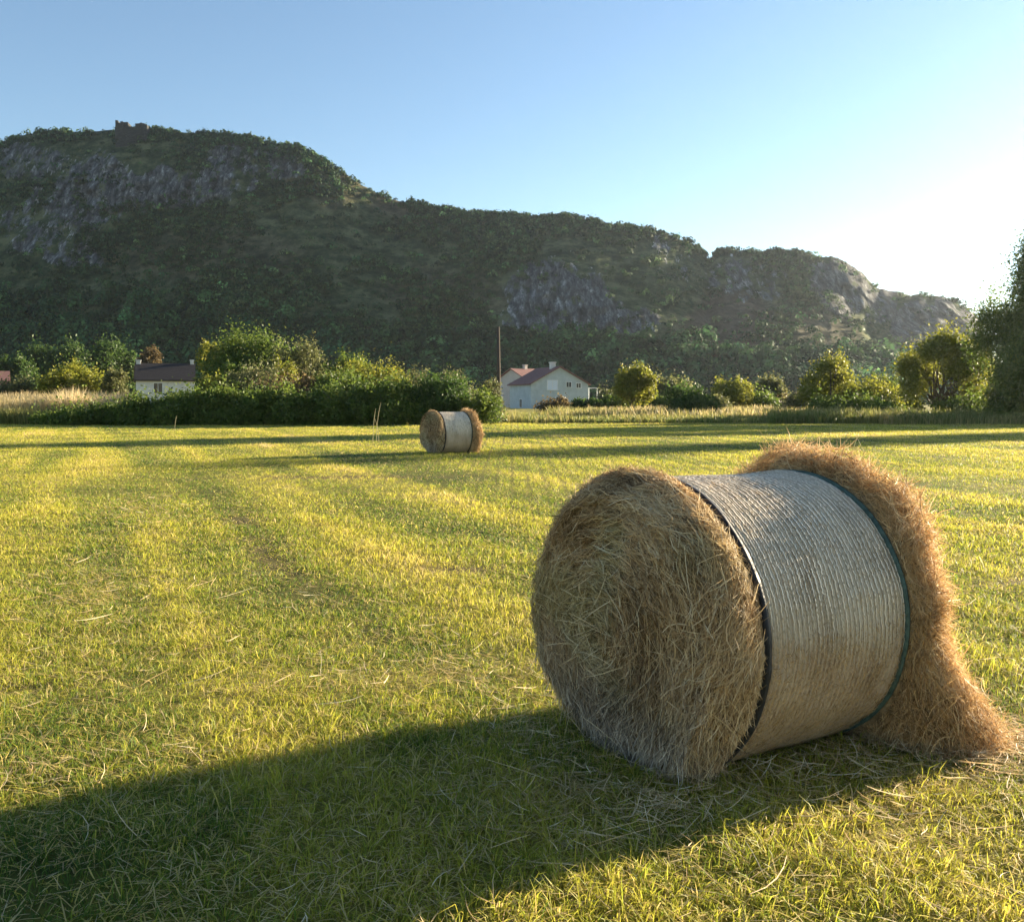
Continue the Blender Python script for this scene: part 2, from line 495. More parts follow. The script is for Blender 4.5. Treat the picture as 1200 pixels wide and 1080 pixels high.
def stalks():
    """long dry stalks and cut straw lying on the grass"""
    rng = R(21)
    P = []; A = []; L = []; 
    n = 1100
    y = np.sqrt(rng.random(n) * (64 - 4.2) + 4.2); x = (rng.random(n) * 2 - 1) * (.66 * y + .5)
    az = rng.random(n) * 2 * PI; ln = .08 + .30 * rng.random(n) ** 3
    # straw shed round the bale
    m = 1500
    p = rng.uniform(-.55, BALE_L + .75, m); q = np.where(rng.random(m) < .75, -.40 - np.abs(rng.normal(0, .22, m)), .45 + np.abs(rng.normal(0, .25, m)))
    e = rng.random(m) < .3
    p = np.where(e, -.32 - np.abs(rng.normal(0, .25, m)), p); q = np.where(e, rng.uniform(-.6, .6, m), q)
    x = np.concatenate([x, BALE_C[0] + p * BAX[0] - q * BAX[1]]); y = np.concatenate([y, BALE_C[1] + p * BAX[1] + q * BAX[0]])
    az = np.concatenate([az, rng.random(m) * 2 * PI]); ln = np.concatenate([ln, .04 + .18 * rng.random(m) ** 2])
    # the foot of the hay spilled from the far end
    m = 1500
    p = BALE_L + .42 + rng.normal(0, .22, m); q = -.72 + rng.normal(0, .16, m)
    x = np.concatenate([x, BALE_C[0] + p * BAX[0] - q * BAX[1]]); y = np.concatenate([y, BALE_C[1] + p * BAX[1] + q * BAX[0]])
    az = np.concatenate([az, rng.random(m) * 2 * PI]); ln = np.concatenate([ln, .04 + .16 * rng.random(m) ** 1.5])
    # the strawy patches
    for (sx, sy, a, b, g) in STRAWY:
        k = int(500 * a * b / .25) if sy < 9 else 400
        k = min(max(k, 40), 90)
        dp, dq = rng.normal(0, a * .6, k), rng.normal(0, b * .7, k)
        x = np.concatenate([x, sx + dp * math.cos(g) - dq * math.sin(g)]); y = np.concatenate([y, sy + dp * math.sin(g) + dq * math.cos(g)])
        az = np.concatenate([az, rng.random(k) * 2 * PI]); ln = np.concatenate([ln, .05 + .16 * rng.random(k)])
    # single long stalks one can see in front
    for (u, v, a, l) in ((60, 1050, -.5, .5), (520, 1005, -.6, .42), (760, 990, .6, .62), (650, 930, -.35, .7), (560, 880, -.25, .55), (500, 905, .15, .6), (690, 945, -.9, .5),
                         (640, 985, -.3, .7), (90, 705, .5, .8), (330, 950, .4, .35), (1050, 930, .3, .4), (865, 950, 1.0, .3), (930, 985, .5, .4), (820, 905, -.8, .45), (1010, 885, .1, .5)):
        px, py = ground_px(u, v)
        x = np.append(x, px); y = np.append(y, py); az = np.append(az, a); ln = np.append(ln, l)
    keep = (y > 1.7)
    x, y, az, ln = x[keep], y[keep], az[keep], ln[keep]
    n = len(x)
    d = np.hypot(x, y)
    P = np.stack([x, y, gz(x, y) + .012 + .05 * rng.random(n) ** 1.3], -1)
    T = np.stack([np.cos(az), np.sin(az), rng.normal(0, .16, n)], -1)
    Nn = np.tile([0, 0, 1.0], (n, 1))
    wd = np.maximum(.0018 + .0016 * rng.random(n), .0004 * d)
    v, f, k = ribbons(rng, P, T, Nn, ln, wd, 4, .3, .05)
    c = ramp(rng.uniform(.35, 1, n), HAY_RAMP) * rng.uniform(.85, 1.15, n)[:, None]
    c = np.repeat(c, k, 0)
    # the thin stalks left standing before the hedge
    for (u, Y, h, ln_) in ((437, 31, 1.15, .10), (441, 31.4, 1.35, .16), (444, 30.8, .8, -.12), (205, 44, .7, .1), (1000, 24, .45, .1), (1046, 14.5, .32, -.05), (1063, 14.8, .30, .10)):
        x0 = (u - CX) / F * Y
        pts = np.array([[x0 + ln_ * q * q, Y, float(gz(np.array(x0), np.array(Y))) + h * q] for q in np.linspace(0, 1, 5)])
        w_ = np.array([.009, .008, .007, .009, .004])[:, None] * np.array([1, 0, 0]) * (Y / 31)
        vv = np.stack([pts - w_, pts + w_], 1).reshape(-1, 3)
        kk = np.arange(4)[:, None] * 2 + np.array([0, 1, 3, 2])[None]
        f = np.concatenate([f, kk + len(v)]); v = np.concatenate([v, vv]); c = np.concatenate([c, np.tile([.36, .32, .19], (4, 1))])
    o = np_mesh('cut_straw', v, f, M_HAY, fcol=c)
    tag(o, 'loose dry stalks and cut straw strewn over the mown grass', 'straw', kind='stuff')


stalks()

# ------------------------------------------------------------------ hay bales
def net_material():
    m, nt, out = new_mat('bale_net')
    uv = N(nt, 'ShaderNodeUVMap')
    mp = N(nt, 'ShaderNodeMapping'); mp.inputs['Scale'].default_value = (1, 1, 1)
    nt.links.new(uv.outputs[0], mp.inputs[0])
    n = N(nt, 'ShaderNodeTexNoise'); n.inputs['Scale'].default_value = 1.0; n.inputs['Detail'].default_value = 10; n.inputs['Roughness'].default_value = .75
    st = N(nt, 'ShaderNodeMapping'); st.inputs['Scale'].default_value = (95, 110, 1)
    nt.links.new(uv.outputs[0], st.inputs[0]); nt.links.new(st.outputs[0], n.inputs['Vector'])
    n2 = N(nt, 'ShaderNodeTexNoise'); n2.inputs['Scale'].default_value = 4.0; n2.inputs['Detail'].default_value = 5
    nt.links.new(uv.outputs[0], n2.inputs['Vector'])
    ad = N(nt, 'ShaderNodeMath', operation='MULTIPLY_ADD'); ad.inputs[1].default_value = .5
    nt.links.new(n2.outputs[0], ad.inputs[0])
    sb = N(nt, 'ShaderNodeMath', operation='MULTIPLY_ADD'); sb.inputs[1].default_value = .75; sb.inputs[2].default_value = -.1
    nt.links.new(n.outputs[0], sb.inputs[0]); nt.links.new(sb.outputs[0], ad.inputs[2])
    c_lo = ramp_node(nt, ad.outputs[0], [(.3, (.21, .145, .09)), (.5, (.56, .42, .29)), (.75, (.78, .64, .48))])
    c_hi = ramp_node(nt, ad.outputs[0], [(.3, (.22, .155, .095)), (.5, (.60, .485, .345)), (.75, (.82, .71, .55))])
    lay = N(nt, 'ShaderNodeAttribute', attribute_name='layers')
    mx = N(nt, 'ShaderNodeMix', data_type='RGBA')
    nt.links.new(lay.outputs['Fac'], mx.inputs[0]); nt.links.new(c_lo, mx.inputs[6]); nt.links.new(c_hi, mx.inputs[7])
    p = N(nt, 'ShaderNodeBsdfPrincipled'); p.inputs['Roughness'].default_value = .65; p.inputs['Specular IOR Level'].default_value = .3
    nt.links.new(mx.outputs[2], p.inputs['Base Color'])
    b = N(nt, 'ShaderNodeBump'); b.inputs['Strength'].default_value = .9; b.inputs['Distance'].default_value = .012
    nt.links.new(n.outputs[0], b.inputs['Height']); nt.links.new(b.outputs[0], p.inputs['Normal'])
    nt.links.new(p.outputs[0], out.inputs['Surface'])
    return m


M_NET = net_material()
M_THREAD = tone_mat('net_thread', .1, .45, .4)
M_BLACK = noise_mat('black_edge', [(.3, (.012, .013, .016)), (.7, (.04, .042, .05))], 40, 4, .5)
M_GREEN = noise_mat('green_edge', [(.3, (.03, .05, .045)), (.7, (.10, .16, .135))], 40, 4, .5)


def wrapang(t):
    return (t + PI) % (2 * PI) - PI


def make_bale(loc, phi, Rr, L, wl, seed, detail, label, right_w=.19, right_d=.075, spill=True, left_bulge=0.0, low=.045):
    """lying round bale; local X runs along its axis from the near net edge (0) to the far one (L)"""
    rng = R(seed)
    zc = Rr - low
    root = empty('hay_bale', (loc[0], loc[1], float(gz(np.array(loc[0]), np.array(loc[1])))), phi)
    tag(root, label, 'hay bale', 'round hay bales lying on the field')

    def flat(P):                                      # the bale sags where it rests on the ground
        z = P[..., 2]
        P[..., 2] = np.where(z < .0, .0 + .02 * z, z)
        return P

    def rad(th, x):                                   # uneven radius of the packed hay
        return Rr * (1 + .035 * (fbm(np.cos(th) * 1.6 + 3, np.sin(th) * 1.6 + seed, x * 1.5, octv=3, seed=seed) - .5))

    def cyl(x, th, r):                                # theta 0 = up, + = towards +Y (away from the viewer)
        return np.stack([x + 0 * th, r * np.sin(th), zc + r * np.cos(th)], -1)

    # ---- left end: domed face with a rounded shoulder, profile t 0 (net edge) .. 1 (face centre)
    def left_surface(t, th):
        a = np.clip(t / .38, 0, 1); b = np.clip((t - .38) / .62, 0, 1)
        wb = wl * (1 - .38 * sstep(.35, 1.0, -np.cos(th)) * (1 - b))        # the foot of the end is drawn in
        x = np.where(t < .38, -wb * (.86 * a), -wb * (.86 + .14 * np.sin(b * PI / 2)) - .035 * b)
        r = np.where(t < .38, 1 + (left_bulge + .035 * np.clip(np.cos(th), 0, 1)) * np.sin(a * PI) ** 2 - .05 * a ** 4, .95 * (1 - b) * 1.0)
        rr = rad(th, x) * r
        lump = .05 * (fbm(np.cos(th) * rr * 6, np.sin(th) * rr * 6, x * 4, octv=4, seed=seed + 3) - .5)
        roll = np.where(t > .34, 1, 0) * .020 * np.sin(rr / .072 * 2 * PI + th + 2.5 * (fbm(np.cos(th) * 2, np.sin(th) * 2, rr * 4, octv=2, seed=seed + 4) - .5))
        return flat(cyl(x + roll + lump * np.where(t < .3, .2, 1), th, rr + lump * np.where(t < .38, .6, .0)))

    nt_, nth = 110, 200
    t, th = np.meshgrid(np.linspace(0, .999, nt_), np.arange(nth) * 2 * PI / nth, indexing='ij')
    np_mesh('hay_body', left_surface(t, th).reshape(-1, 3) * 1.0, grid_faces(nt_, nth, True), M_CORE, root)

    # ---- net wrapped middle
    nx, nth = (220, 720) if detail > .5 else (50, 120)
    x, th = np.meshgrid(np.linspace(0, L, nx), np.arange(nth) * 2 * PI / nth, indexing='ij')
    seam = -1.62 + .22 * (fbm(x * 5, 0 * x, octv=3, seed=seed) - .5) - .16 * (x / L - .35)
    nrow = 31
    thn = wrapang(th)
    lay = np.where((thn < 0), sstep(-.10, .16, thn - seam), 1.0)
    lay = np.clip(lay * (.85 + .3 * (fbm(x * 6, th * 3, octv=3, seed=seed + 9) - .5)), 0, 1)
    edge = sstep(0, .05, x) * sstep(0, .05, L - x)
    lump = .022 * (fbm(np.cos(th) * 4, np.sin(th) * 4 + x * 2, x * 5, octv=5, seed=seed + 5) - .5)
    ridge = .0055 * np.cos(x / L * nrow * 2 * PI + .8 * (fbm(x * 3, th * 4, octv=2, seed=seed + 8) - .5))
    r = rad(th, x) * 1.0 + (lump + ridge) * edge - .012 * (1 - edge) + .004 * lay
    P = flat(cyl(x, th, r)).reshape(-1, 3)
    uv = np.stack([x / L, th / PI], -1).reshape(-1, 2)
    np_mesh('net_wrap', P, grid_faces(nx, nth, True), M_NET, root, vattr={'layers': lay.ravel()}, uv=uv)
    def rsurf(x, th):
        lump = .022 * (fbm(np.cos(th) * 4, np.sin(th) * 4 + x * 2, x * 5, octv=5, seed=seed + 5) - .5)
        e = sstep(0, .05, x) * sstep(0, .05, L - x)
        return rad(th, x) + lump * e - .012 * (1 - e) + .006

    # ---- threads of the net: white chains round the bale with slack zigzags between
    V, Fq, C = [], [], []; base = 0
    K = 400 if detail > .5 else 90
    for i in range(nrow):
        xr = L * (i + .5) / nrow
        sj = rng.normal(0, .045)
        for part in (0, 1):
            if detail <= .5 and part: continue
            th = np.linspace(-PI, PI, K + 1)
            if part == 0:
                xx = xr + .005 * (fbm(th * 5, 0 * th + i, octv=2, seed=seed) - .5) + .0015 * rng.normal(size=K + 1)
                wdt = .0029 if detail > .5 else .004
            else:
                per = K // 2
                xx = xr + L / nrow * (.5 + .5 * np.where(np.arange(K + 1) % 4 < 2, 1, -1) * .8) + .003 * rng.normal(size=K + 1)
                wdt = .0006
            wv = wdt * (.5 + .9 * fbm(th * 9, 0 * th + i * 3.1, octv=3, seed=seed + 2)) * (.34 + .66 * sstep(-.12, .45, th + 1.62 + .16 * (xr / L - .35) + sj))
            rr = rsurf(xx, th) + .003 + .003 * rng.random(K + 1) * (fbm(th * 7, 0 * th + i, octv=2, seed=77) > .45)
            p1 = flat(cyl(xx - wv, th, rr)); p2 = flat(cyl(xx + wv, th, rr))
            V.append(np.stack([p1, p2], 1).reshape(-1, 3))
            k = np.arange(K) * 2
            Fq.append(np.stack([k, k + 1, k + 3, k + 2], -1) + base); base += 2 * (K + 1)
            tone = .72 + .42 * fbm(th[:-1] * 3, 0 * th[:-1] + i * .6, octv=4, seed=seed + 6)
            thm = th[:-1]
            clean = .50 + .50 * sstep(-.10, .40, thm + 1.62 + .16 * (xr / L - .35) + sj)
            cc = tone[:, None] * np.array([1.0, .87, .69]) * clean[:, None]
            cc = np.where((rng.random(K) < .18)[:, None], cc * np.array([.55, .5, .42]), cc)
            C.append(cc)
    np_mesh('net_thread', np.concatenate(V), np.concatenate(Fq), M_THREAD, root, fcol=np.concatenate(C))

    # ---- bands along both net edges
    for (x0, x1, mat, nm, lab) in ((-.011, .011, M_BLACK, 'net_edge', 'black net edge'), (L - .004, L + .006, M_GREEN, 'net_edge', 'green net edge')):
        K2 = 220; th = np.linspace(-PI, PI, K2, endpoint=False)
        wob = .006 * (fbm(np.cos(th) * 5, np.sin(th) * 5, octv=3, seed=seed + 20) - .5)
        wsc = .55 + .9 * fbm(np.cos(th) * 9, np.sin(th) * 9, octv=2, seed=seed + 21)
        xm = (x0 + x1) / 2; hwid = (x1 - x0) / 2 * wsc
        ring = []
        for (xx, dr) in ((-1, -.02), (-1, .0), (1, .0), (1, -.02)):
            ring.append(flat(cyl(xm + wob + xx * hwid, th, rad(th, xm + 0 * th) + (.026 if mat is M_BLACK else .014) + dr)))
        e = np_mesh(nm, np.stack(ring, 0).reshape(-1, 3), grid_faces(4, K2, True), mat, root)
        e['label'] = lab

    # ---- right end: loose hay swelling over the net edge, spilling to the ground on the near side
    def right_surface(t, th):
        thn = wrapang(th)
        sp = np.exp(-((thn + 2.27) / .27) ** 2) if spill else 0 * th
        sp2 = np.exp(-((thn + 1.75) / .4) ** 2) if spill else 0 * th
        wob = fbm(np.cos(th) * 3, np.sin(th) * 3 + 4, octv=3, seed=seed + 30) - .5
        ww = right_w * (1 + .5 * wob) + .30 * sp + .02 * sp2
        dd = right_d * (1 + .9 * wob) + .27 * sp + .0 * sp2
        a = np.clip(t / .55, 0, 1); b = np.clip((t - .55) / .45, 0, 1)
        x = np.where(t < .55, L - .01 + ww * (a ** 1.15) * .95, L - .01 + ww * (.95 + .05 * np.sin(b * PI / 2)) - .10 * b * sp)
        r = np.where(t < .55, Rr + dd * np.sin(np.clip(a * 1.15, 0, 1) * PI / 2) - .02 * (1 - a), (Rr + dd) * (1 - b) + 0 * b)
        lump = .14 * (fbm(np.cos(th) * r * 6, np.sin(th) * r * 6, x * 6, octv=4, seed=seed + 31) - .5) * sstep(0, .2, t)
        return flat(cyl(x + lump * .5, th, r + lump * np.where(t < .55, 1, 0)))

    nt_, nth = 70, 200
    t, th = np.meshgrid(np.linspace(0, .999, nt_), np.arange(nth) * 2 * PI / nth, indexing='ij')
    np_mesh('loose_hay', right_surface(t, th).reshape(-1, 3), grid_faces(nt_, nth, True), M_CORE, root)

    def frame(surf, t, th):
        e = .004
        P = surf(t, th)
        Pt = surf(np.clip(t + e, 0, 1), th); Ph = surf(t, th + e)
        a = Pt - P; b = Ph - P
        a /= np.linalg.norm(a, axis=1, keepdims=True) + 1e-9; b /= np.linalg.norm(b, axis=1, keepdims=True) + 1e-9
        n = np.cross(b, a); n /= np.linalg.norm(n, axis=1, keepdims=True) + 1e-9
        return P, a, b, n

    # ---- straws, lying in locks that share a direction, a tone and a lift
    def straw(name, surf, t, th, inner, jit, angfun, tonefun, ln, k, curl, lift, lifts):
        n = len(t)
        nl = n // 11
        lk = rng.integers(0, nl, n)
        own = rng.random(n) < .4
        t = np.where(own, t, np.clip(t[lk] + rng.normal(0, jit, n), 0.0, .998)); th = np.where(own, th, th[lk] + rng.normal(0, jit * 2.2, n))
        P, a, b, nn = frame(surf, t, th)
        out = P - inner
        nn *= np.sign((nn * out).sum(1))[:, None]
        lang = rng.normal(0, 1, nl)[lk]; ltone = rng.normal(0, 1, nl)[lk]; llift = rng.random(nl)[lk] ** 1.5
        T, ln = angfun(P, a, b, t, th, lang, ln)
        P = P + nn * ((.002 + lifts * llift + .010 * rng.random(n)) * sstep(-.06, .16, t))[:, None]
        wd = (.0013 + .0018 * rng.random(n) + np.where(rng.random(n) < .10, .0025, 0)) * k
        v, f, sg = ribbons(rng, P, T, nn, ln, wd, 4, curl, lift)
        g = v.reshape(n, -1, 3)                            # no straw reaches over the net
        if name == 'end_hay': g[:, :, 0] -= np.maximum(g[:, :, 0].max(1) + .014, 0)[:, None]
        else: g[:, :, 0] += np.maximum(L + .014 - g[:, :, 0].min(1), 0)[:, None]
        v[:, 2] = np.maximum(v[:, 2], .004)
        np_mesh(name, v, f, M_HAY, root, fcol=np.repeat(tonefun(P, t, ltone), sg, 0))

    k = 1.0 if detail > .5 else 3.0
    n = int(46000 * detail)
    t = np.where(rng.random(n) < .36, .02 + rng.random(n) * .38, 1 - .62 * np.sqrt(rng.random(n)))
    th = rng.random(n) * 2 * PI

    def ang_left(P, a, b, t, th, lang, ln):
        n = len(t)
        coh = (fbm(P[:, 1] * 3.4, P[:, 2] * 3.4, P[:, 0] * 3, octv=2, seed=seed + 40) - .5) * 1.1
        calm = np.where(t < .14, .35, 1.0)
        ang = (coh + .36 * lang + rng.normal(0, .24, n) + np.where(rng.random(n) < .12, rng.normal(0, 1.2, n), 0)) * calm
        T = b * np.cos(ang)[:, None] + a * np.sin(ang)[:, None]
        hang = sstep(.1, .8, -(P[:, 2] - zc) / Rr + .1) * np.where(t > .30, .6, .2)    # hay hangs down towards the foot of the face
        T = T * np.sign(T[:, 2:3] + 1e-6)
        T = T * (1 - hang)[:, None] + np.array([0, 0, 1.0]) * hang[:, None] + rng.normal(0, .12, (n, 3))
        return T, np.where(t < .14, ln * .6, ln)

    def tone_left(P, t, lt):
        n = len(t)
        patch = fbm(P[:, 1] * 4 + 3, P[:, 2] * 4, P[:, 0] * 4, octv=3, seed=seed + 50)
        tn = np.clip(.46 + .8 * (patch - .5) + .13 * lt + rng.normal(0, .22, n), 0, 1)
        gr = sstep(.46, .62, fbm(P[:, 1] * 3 + 8, P[:, 2] * 3, P[:, 0], octv=2, seed=seed + 51)) * .55
        gr = np.where(t < .38, gr * .5, gr)[:, None]
        grey = (sstep(.1, -.5, P[:, 2] - zc) * np.where(t > .38, .75, .3))[:, None]      # weathered, paler hay low on the face
        c = ramp(tn, HAY_RAMP) * (1 - gr) + ramp(tn, HAYG_RAMP) * gr
        return c * (1 - grey) + c.mean(1, keepdims=True) * np.array([1.12, 1.0, .86]) * grey

    straw('end_hay', left_surface, t, th, np.array([.2, 0, zc]), .012, ang_left, tone_left, .035 + .17 * rng.random(n) ** 2.0, k, .42, .12, .016)

    n = int(44000 * detail)
    t = np.where(rng.random(n) < .75, .02 + rng.random(n) * .60, .55 + .45 * rng.random(n))
    th = np.where(rng.random(n) < .3, -2.1 + rng.normal(0, .45, n), rng.random(n) * 2 * PI)

    def ang_right(P, a, b, t, th, lang, ln):
        n = len(t)
        ang = (fbm(P[:, 1] * 5, P[:, 2] * 5, P[:, 0] * 5, octv=2, seed=seed + 60) - .5) * 5 + .6 * lang + rng.normal(0, .4, n)
        T = b * np.cos(ang)[:, None] + a * np.sin(ang)[:, None] + rng.normal(0, .2, (n, 3))
        low_ = sstep(.1, .5, -(P[:, 2] - zc) / Rr + .2)[:, None] * .28
        return T * np.sign(T[:, 2:3] + 1e-6) * (1 - low_) + np.array([-.1, .25, 1.0]) * low_, ln

    def tone_right(P, t, lt):
        n = len(t)
        tn = np.clip(.48 + .7 * (fbm(P[:, 1] * 5 + 3, P[:, 2] * 5, P[:, 0] * 5, octv=3, seed=seed + 61) - .5) + .12 * lt + rng.normal(0, .17, n), 0, 1)
        return ramp(tn, HAY_RAMP) * np.array([1.0, .94, .85])

    straw('loose_straw', right_surface, t, th, np.array([L - .25, 0, zc]), .02, ang_right, tone_right, .03 + .15 * rng.random(n) ** 1.8, k, .46, .36, .06)

    # ---- single long stems across the end
    n = int(260 * detail)
    t = 1 - .8 * rng.random(n); th = rng.random(n) * 2 * PI
    P, a, b, nn = frame(left_surface, t, th)
    nn *= np.sign(((P - np.array([.2, 0, zc])) * nn).sum(1))[:, None]
    an = rng.random(n) * 2 * PI
    v, f, sg = ribbons(rng, P + nn * .035, a * np.cos(an)[:, None] + b * np.sin(an)[:, None], nn, .10 + .22 * rng.random(n) ** 1.5, (.0018 + .0014 * rng.random(n)) * k, 5, .18, .10)
    v[:, 0] = np.minimum(v[:, 0], -.016); v[:, 2] = np.maximum(v[:, 2], .004)
    np_mesh('long_stem', v, f, M_HAY, root, fcol=np.repeat(ramp(rng.uniform(.7, 1, n), HAY_RAMP), sg, 0))['kind'] = 'stuff'

    # ---- a few wisps caught on the net
    if detail > .5:
        n = 6000
        x = rng.random(n) * L; th = np.where(rng.random(n) < .9, rng.uniform(-PI, -1.5, n), rng.uniform(-1.6, .6, n))
        P = cyl(x, th, rsurf(x, th) + .001)
        nn = cyl(0 * x, th, 1 + 0 * x) - np.array([0, 0, zc])
        ax = np.tile([1.0, 0, 0], (n, 1)); b = np.cross(nn, ax)
        an = rng.normal(0, 1.0, n)
        T = b * np.cos(an)[:, None] + ax * np.sin(an)[:, None]
        v3, f3, sg = ribbons(rng, P, T, nn, .015 + .05 * rng.random(n) ** 2, .0015 + .001 * rng.random(n), 3, .4, .05)
        np_mesh('caught_wisp', v3, f3, M_HAY, root, fcol=np.repeat(ramp(rng.uniform(.1, .75, n), HAY_RAMP), sg, 0))['kind'] = 'stuff'
    return root


make_bale(BALE_C, BALE_PHI, BALE_R, BALE_L, .27, 5, 1.0,
          'big round hay bale in whitish net with loose hay spilling from its far end', left_bulge=.035)
fx, fy = ground_px(512, 533)
make_bale((fx, fy), .50, .58, .80, .28, 9, .22,
          'small distant round hay bale standing out on the mown field before the dark hedge', right_w=.26, right_d=.05, spill=False, left_bulge=.05)

# ------------------------------------------------------------------ the hill
RIDGE = np.array([(-900, 330), (-700, 260), (-450, 205), (-200, 175), (0, 167), (20, 161), (48, 154), (90, 155), (130, 152), (172, 152), (195, 154), (255, 158), (285, 160), (310, 167), (350, 174),
                  (385, 192), (410, 208), (425, 218), (450, 230), (480, 238), (520, 246), (560, 251), (600, 253), (625, 256), (660, 254), (690, 259), (720, 264), (760, 269), (790, 278), (815, 290),
                  (830, 301), (845, 296), (875, 293), (895, 299), (920, 295), (945, 300), (985, 304), (1005, 314), (1018, 328), (1026, 338), (1060, 345), (1110, 350), (1125, 358), (1142, 368), (1150, 378),
                  (1156, 405), (1162, 440), (1170, 462), (1220, 466), (2000, 467)], float)
CLIFFS = [(205, 222, 100, 26, .9), (105, 225, 45, 50, .75), (305, 190, 55, 24, .8), (55, 260, 45, 40, .55), (90, 300, 40, 22, .5), (655, 352, 70, 44, 1.0), (722, 380, 44, 25, .9),
          (880, 330, 50, 30, .5), (985, 335, 35, 34, .7), (1100, 380, 52, 34, .95), (1030, 360, 22, 26, .7), (800, 300, 25, 22, .45), (20, 190, 50, 25, .5), (-150, 240, 120, 40, .7), (670, 320, 50, 14, .6)]
BROWN = [(860, 400, 80, 60, 1.0), (520, 240, 80, 22, .7), (800, 440, 70, 26, .7), (960, 400, 50, 40, .6), (380, 210, 60, 30, .5), (250, 300, 120, 30, .4), (520, 340, 80, 30, .4), (800, 270, 40, 16, .5)]  # brown slopes; the largest right-hand patch paints a sun-glare veil into the colour


def blobs(u, v, L):
    m = np.zeros_like(u)
    du = 60 * (fbm(u / 45, v / 45, octv=4, seed=71) - .5); dv = 34 * (fbm(u / 45 + 50, v / 45, octv=4, seed=72) - .5)
    for (a, b, sa, sb, k) in L:
        d = np.hypot((u + du - a) / sa, (v + dv - b) / sb)
        m = np.maximum(m, k * sstep(1.25, .75, d))
    return m


def hill():
    nu, ns = 980, 150
    u1 = np.linspace(-800, 1900, nu); s1 = np.linspace(0, 1, ns)
    ridge = np.interp(u1, RIDGE[:, 0], RIDGE[:, 1])
    ridge = ridge + (3.5 + 5 * sstep(700, 850, u1)) * (fbm(u1 / 13, 0 * u1, octv=5, seed=80, gain=.6) - .5) * (u1 < 1155)
    Bd = np.interp(u1, [-800, 0, 400, 700, 1000, 1020, 1160, 1900], [385, 318, 298, 280, 262, 260, 248, 205])
    Rd = np.interp(u1, [-800, 0, 300, 600, 800, 1010, 1030, 1160, 1900], [570, 485, 466, 444, 430, 412, 420, 402, 340])
    Uu, S = np.meshgrid(u1, s1, indexing='ij')
    vb = (YH + H0 * F / Bd)[:, None]
    Vv = vb + (ridge[:, None] - vb) * S
    C = blobs(Uu, Vv, CLIFFS)
    C = np.clip(C * (.80 + 1.9 * (fbm(Uu / 11, Vv / 16, octv=4, seed=83) - .46)), 0, 1)
    brown = blobs(Uu, Vv, BROWN)
    g = (1 - .9 * C) * (.7 + .6 * S)
    G = np.cumsum(g, 1); G = G - G[:, :1]; G = G / G[:, -1:]
    Yd = Bd[:, None] + (Rd - Bd)[:, None] * G
    kw_ = 61
    for _ in range(2):                                   # the relief turns gently from one column to the next
        pad = np.pad(Yd, ((kw_ // 2, kw_ // 2), (0, 0)), 'edge')
        cs_ = np.cumsum(np.concatenate([np.zeros((1, ns)), pad]), 0)
        Yd = (cs_[kw_:] - cs_[:-kw_]) / kw_
    P = at(Uu, Vv, Yd)
    # gullies, ledges and broken rock
    x, y, z = P[..., 0], P[..., 1], P[..., 2]
    big = (fbm(x / 60, z / 60, y / 60, octv=3, seed=90) - .5) * 15 * np.sin(np.clip(S, 0, 1) * PI) ** .7
    rk = (np.abs(fbm(x / 10, z / 30, y / 60, octv=5, seed=91) - .5) * 2 - .3) * 15 * C + (fbm(x / 30, z / 7, y / 60, octv=3, seed=94) - .5) * 5 * C
    fine = (fbm(x / 7, z / 5, y / 6, octv=4, seed=92) - .5) * (3.5 + 3 * C)
    dY = (big + rk + fine * sstep(0, .05, S)) * sstep(0, .12, S) * (1 - sstep(.93, 1, S))
    k = (Yd + dY) / Yd
    cam_ = np.array([0, 0, H0])
    P = cam_ + (P - cam_) * k[..., None]
    P[..., 2] = np.where(S < .01, -1.0, P[..., 2])
    # the far side of the hill
    nb = 24
    back = []
    for i in range(1, nb + 1):
        q = i / nb
        Q = P[:, -1].copy()
        dirv = Q.copy(); dirv[:, 2] = 0; dirv /= np.linalg.norm(dirv, axis=1, keepdims=True)
        Q[:, :2] += dirv[:, :2] * (240 * q)
        Q[:, 2] = (Q[:, 2] + 1.5) * (1 - q * q * (3 - 2 * q)) - 1.5 + 3 * (fbm(Q[:, 0] / 12, Q[:, 1] / 12, octv=3, seed=95) - .6) * min(1, q * 6)
        back.append(Q)
    A = np.concatenate([P, np.stack(back, 1)], 1)
    z0 = np.zeros((nu, nb))
    Cc = np.concatenate([C, z0], 1); Bb = np.concatenate([brown, z0], 1)
    m, nt, out = new_mat('hill_ground')
    tc = N(nt, 'ShaderNodeTexCoord')
    n1 = N(nt, 'ShaderNodeTexNoise'); n1.inputs['Scale'].default_value = .12; n1.inputs['Detail'].default_value = 10; n1.inputs['Roughness'].default_value = .72
    nt.links.new(tc.outputs['Object'], n1.inputs['Vector'])
    mp = N(nt, 'ShaderNodeMapping'); mp.inputs['Scale'].default_value = (1, .10, .48)
    nt.links.new(tc.outputs['Object'], mp.inputs[0])
    n2 = N(nt, 'ShaderNodeTexNoise'); n2.inputs['Scale'].default_value = .40; n2.inputs['Detail'].default_value = 10; n2.inputs['Roughness'].default_value = .82
    nt.links.new(mp.outputs[0], n2.inputs['Vector'])
    a_r = N(nt, 'ShaderNodeAttribute', attribute_name='rock'); a_b = N(nt, 'ShaderNodeAttribute', attribute_name='soil_veil')
    c_veg = ramp_node(nt, n1.outputs[0], [(.36, (.014, .026, .012)), (.49, (.062, .084, .038)), (.62, (.165, .170, .085))])
    c_brn = ramp_node(nt, n1.outputs[0], [(.36, (.03, .028, .017)), (.5, (.105, .078, .052)), (.64, (.20, .145, .10))])
    n3 = N(nt, 'ShaderNodeTexVoronoi', feature='DISTANCE_TO_EDGE'); n3.inputs['Scale'].default_value = .22
    wsc = N(nt, 'ShaderNodeVectorMath', operation='MULTIPLY_ADD'); wsc.inputs[1].default_value = (6, 6, 6)
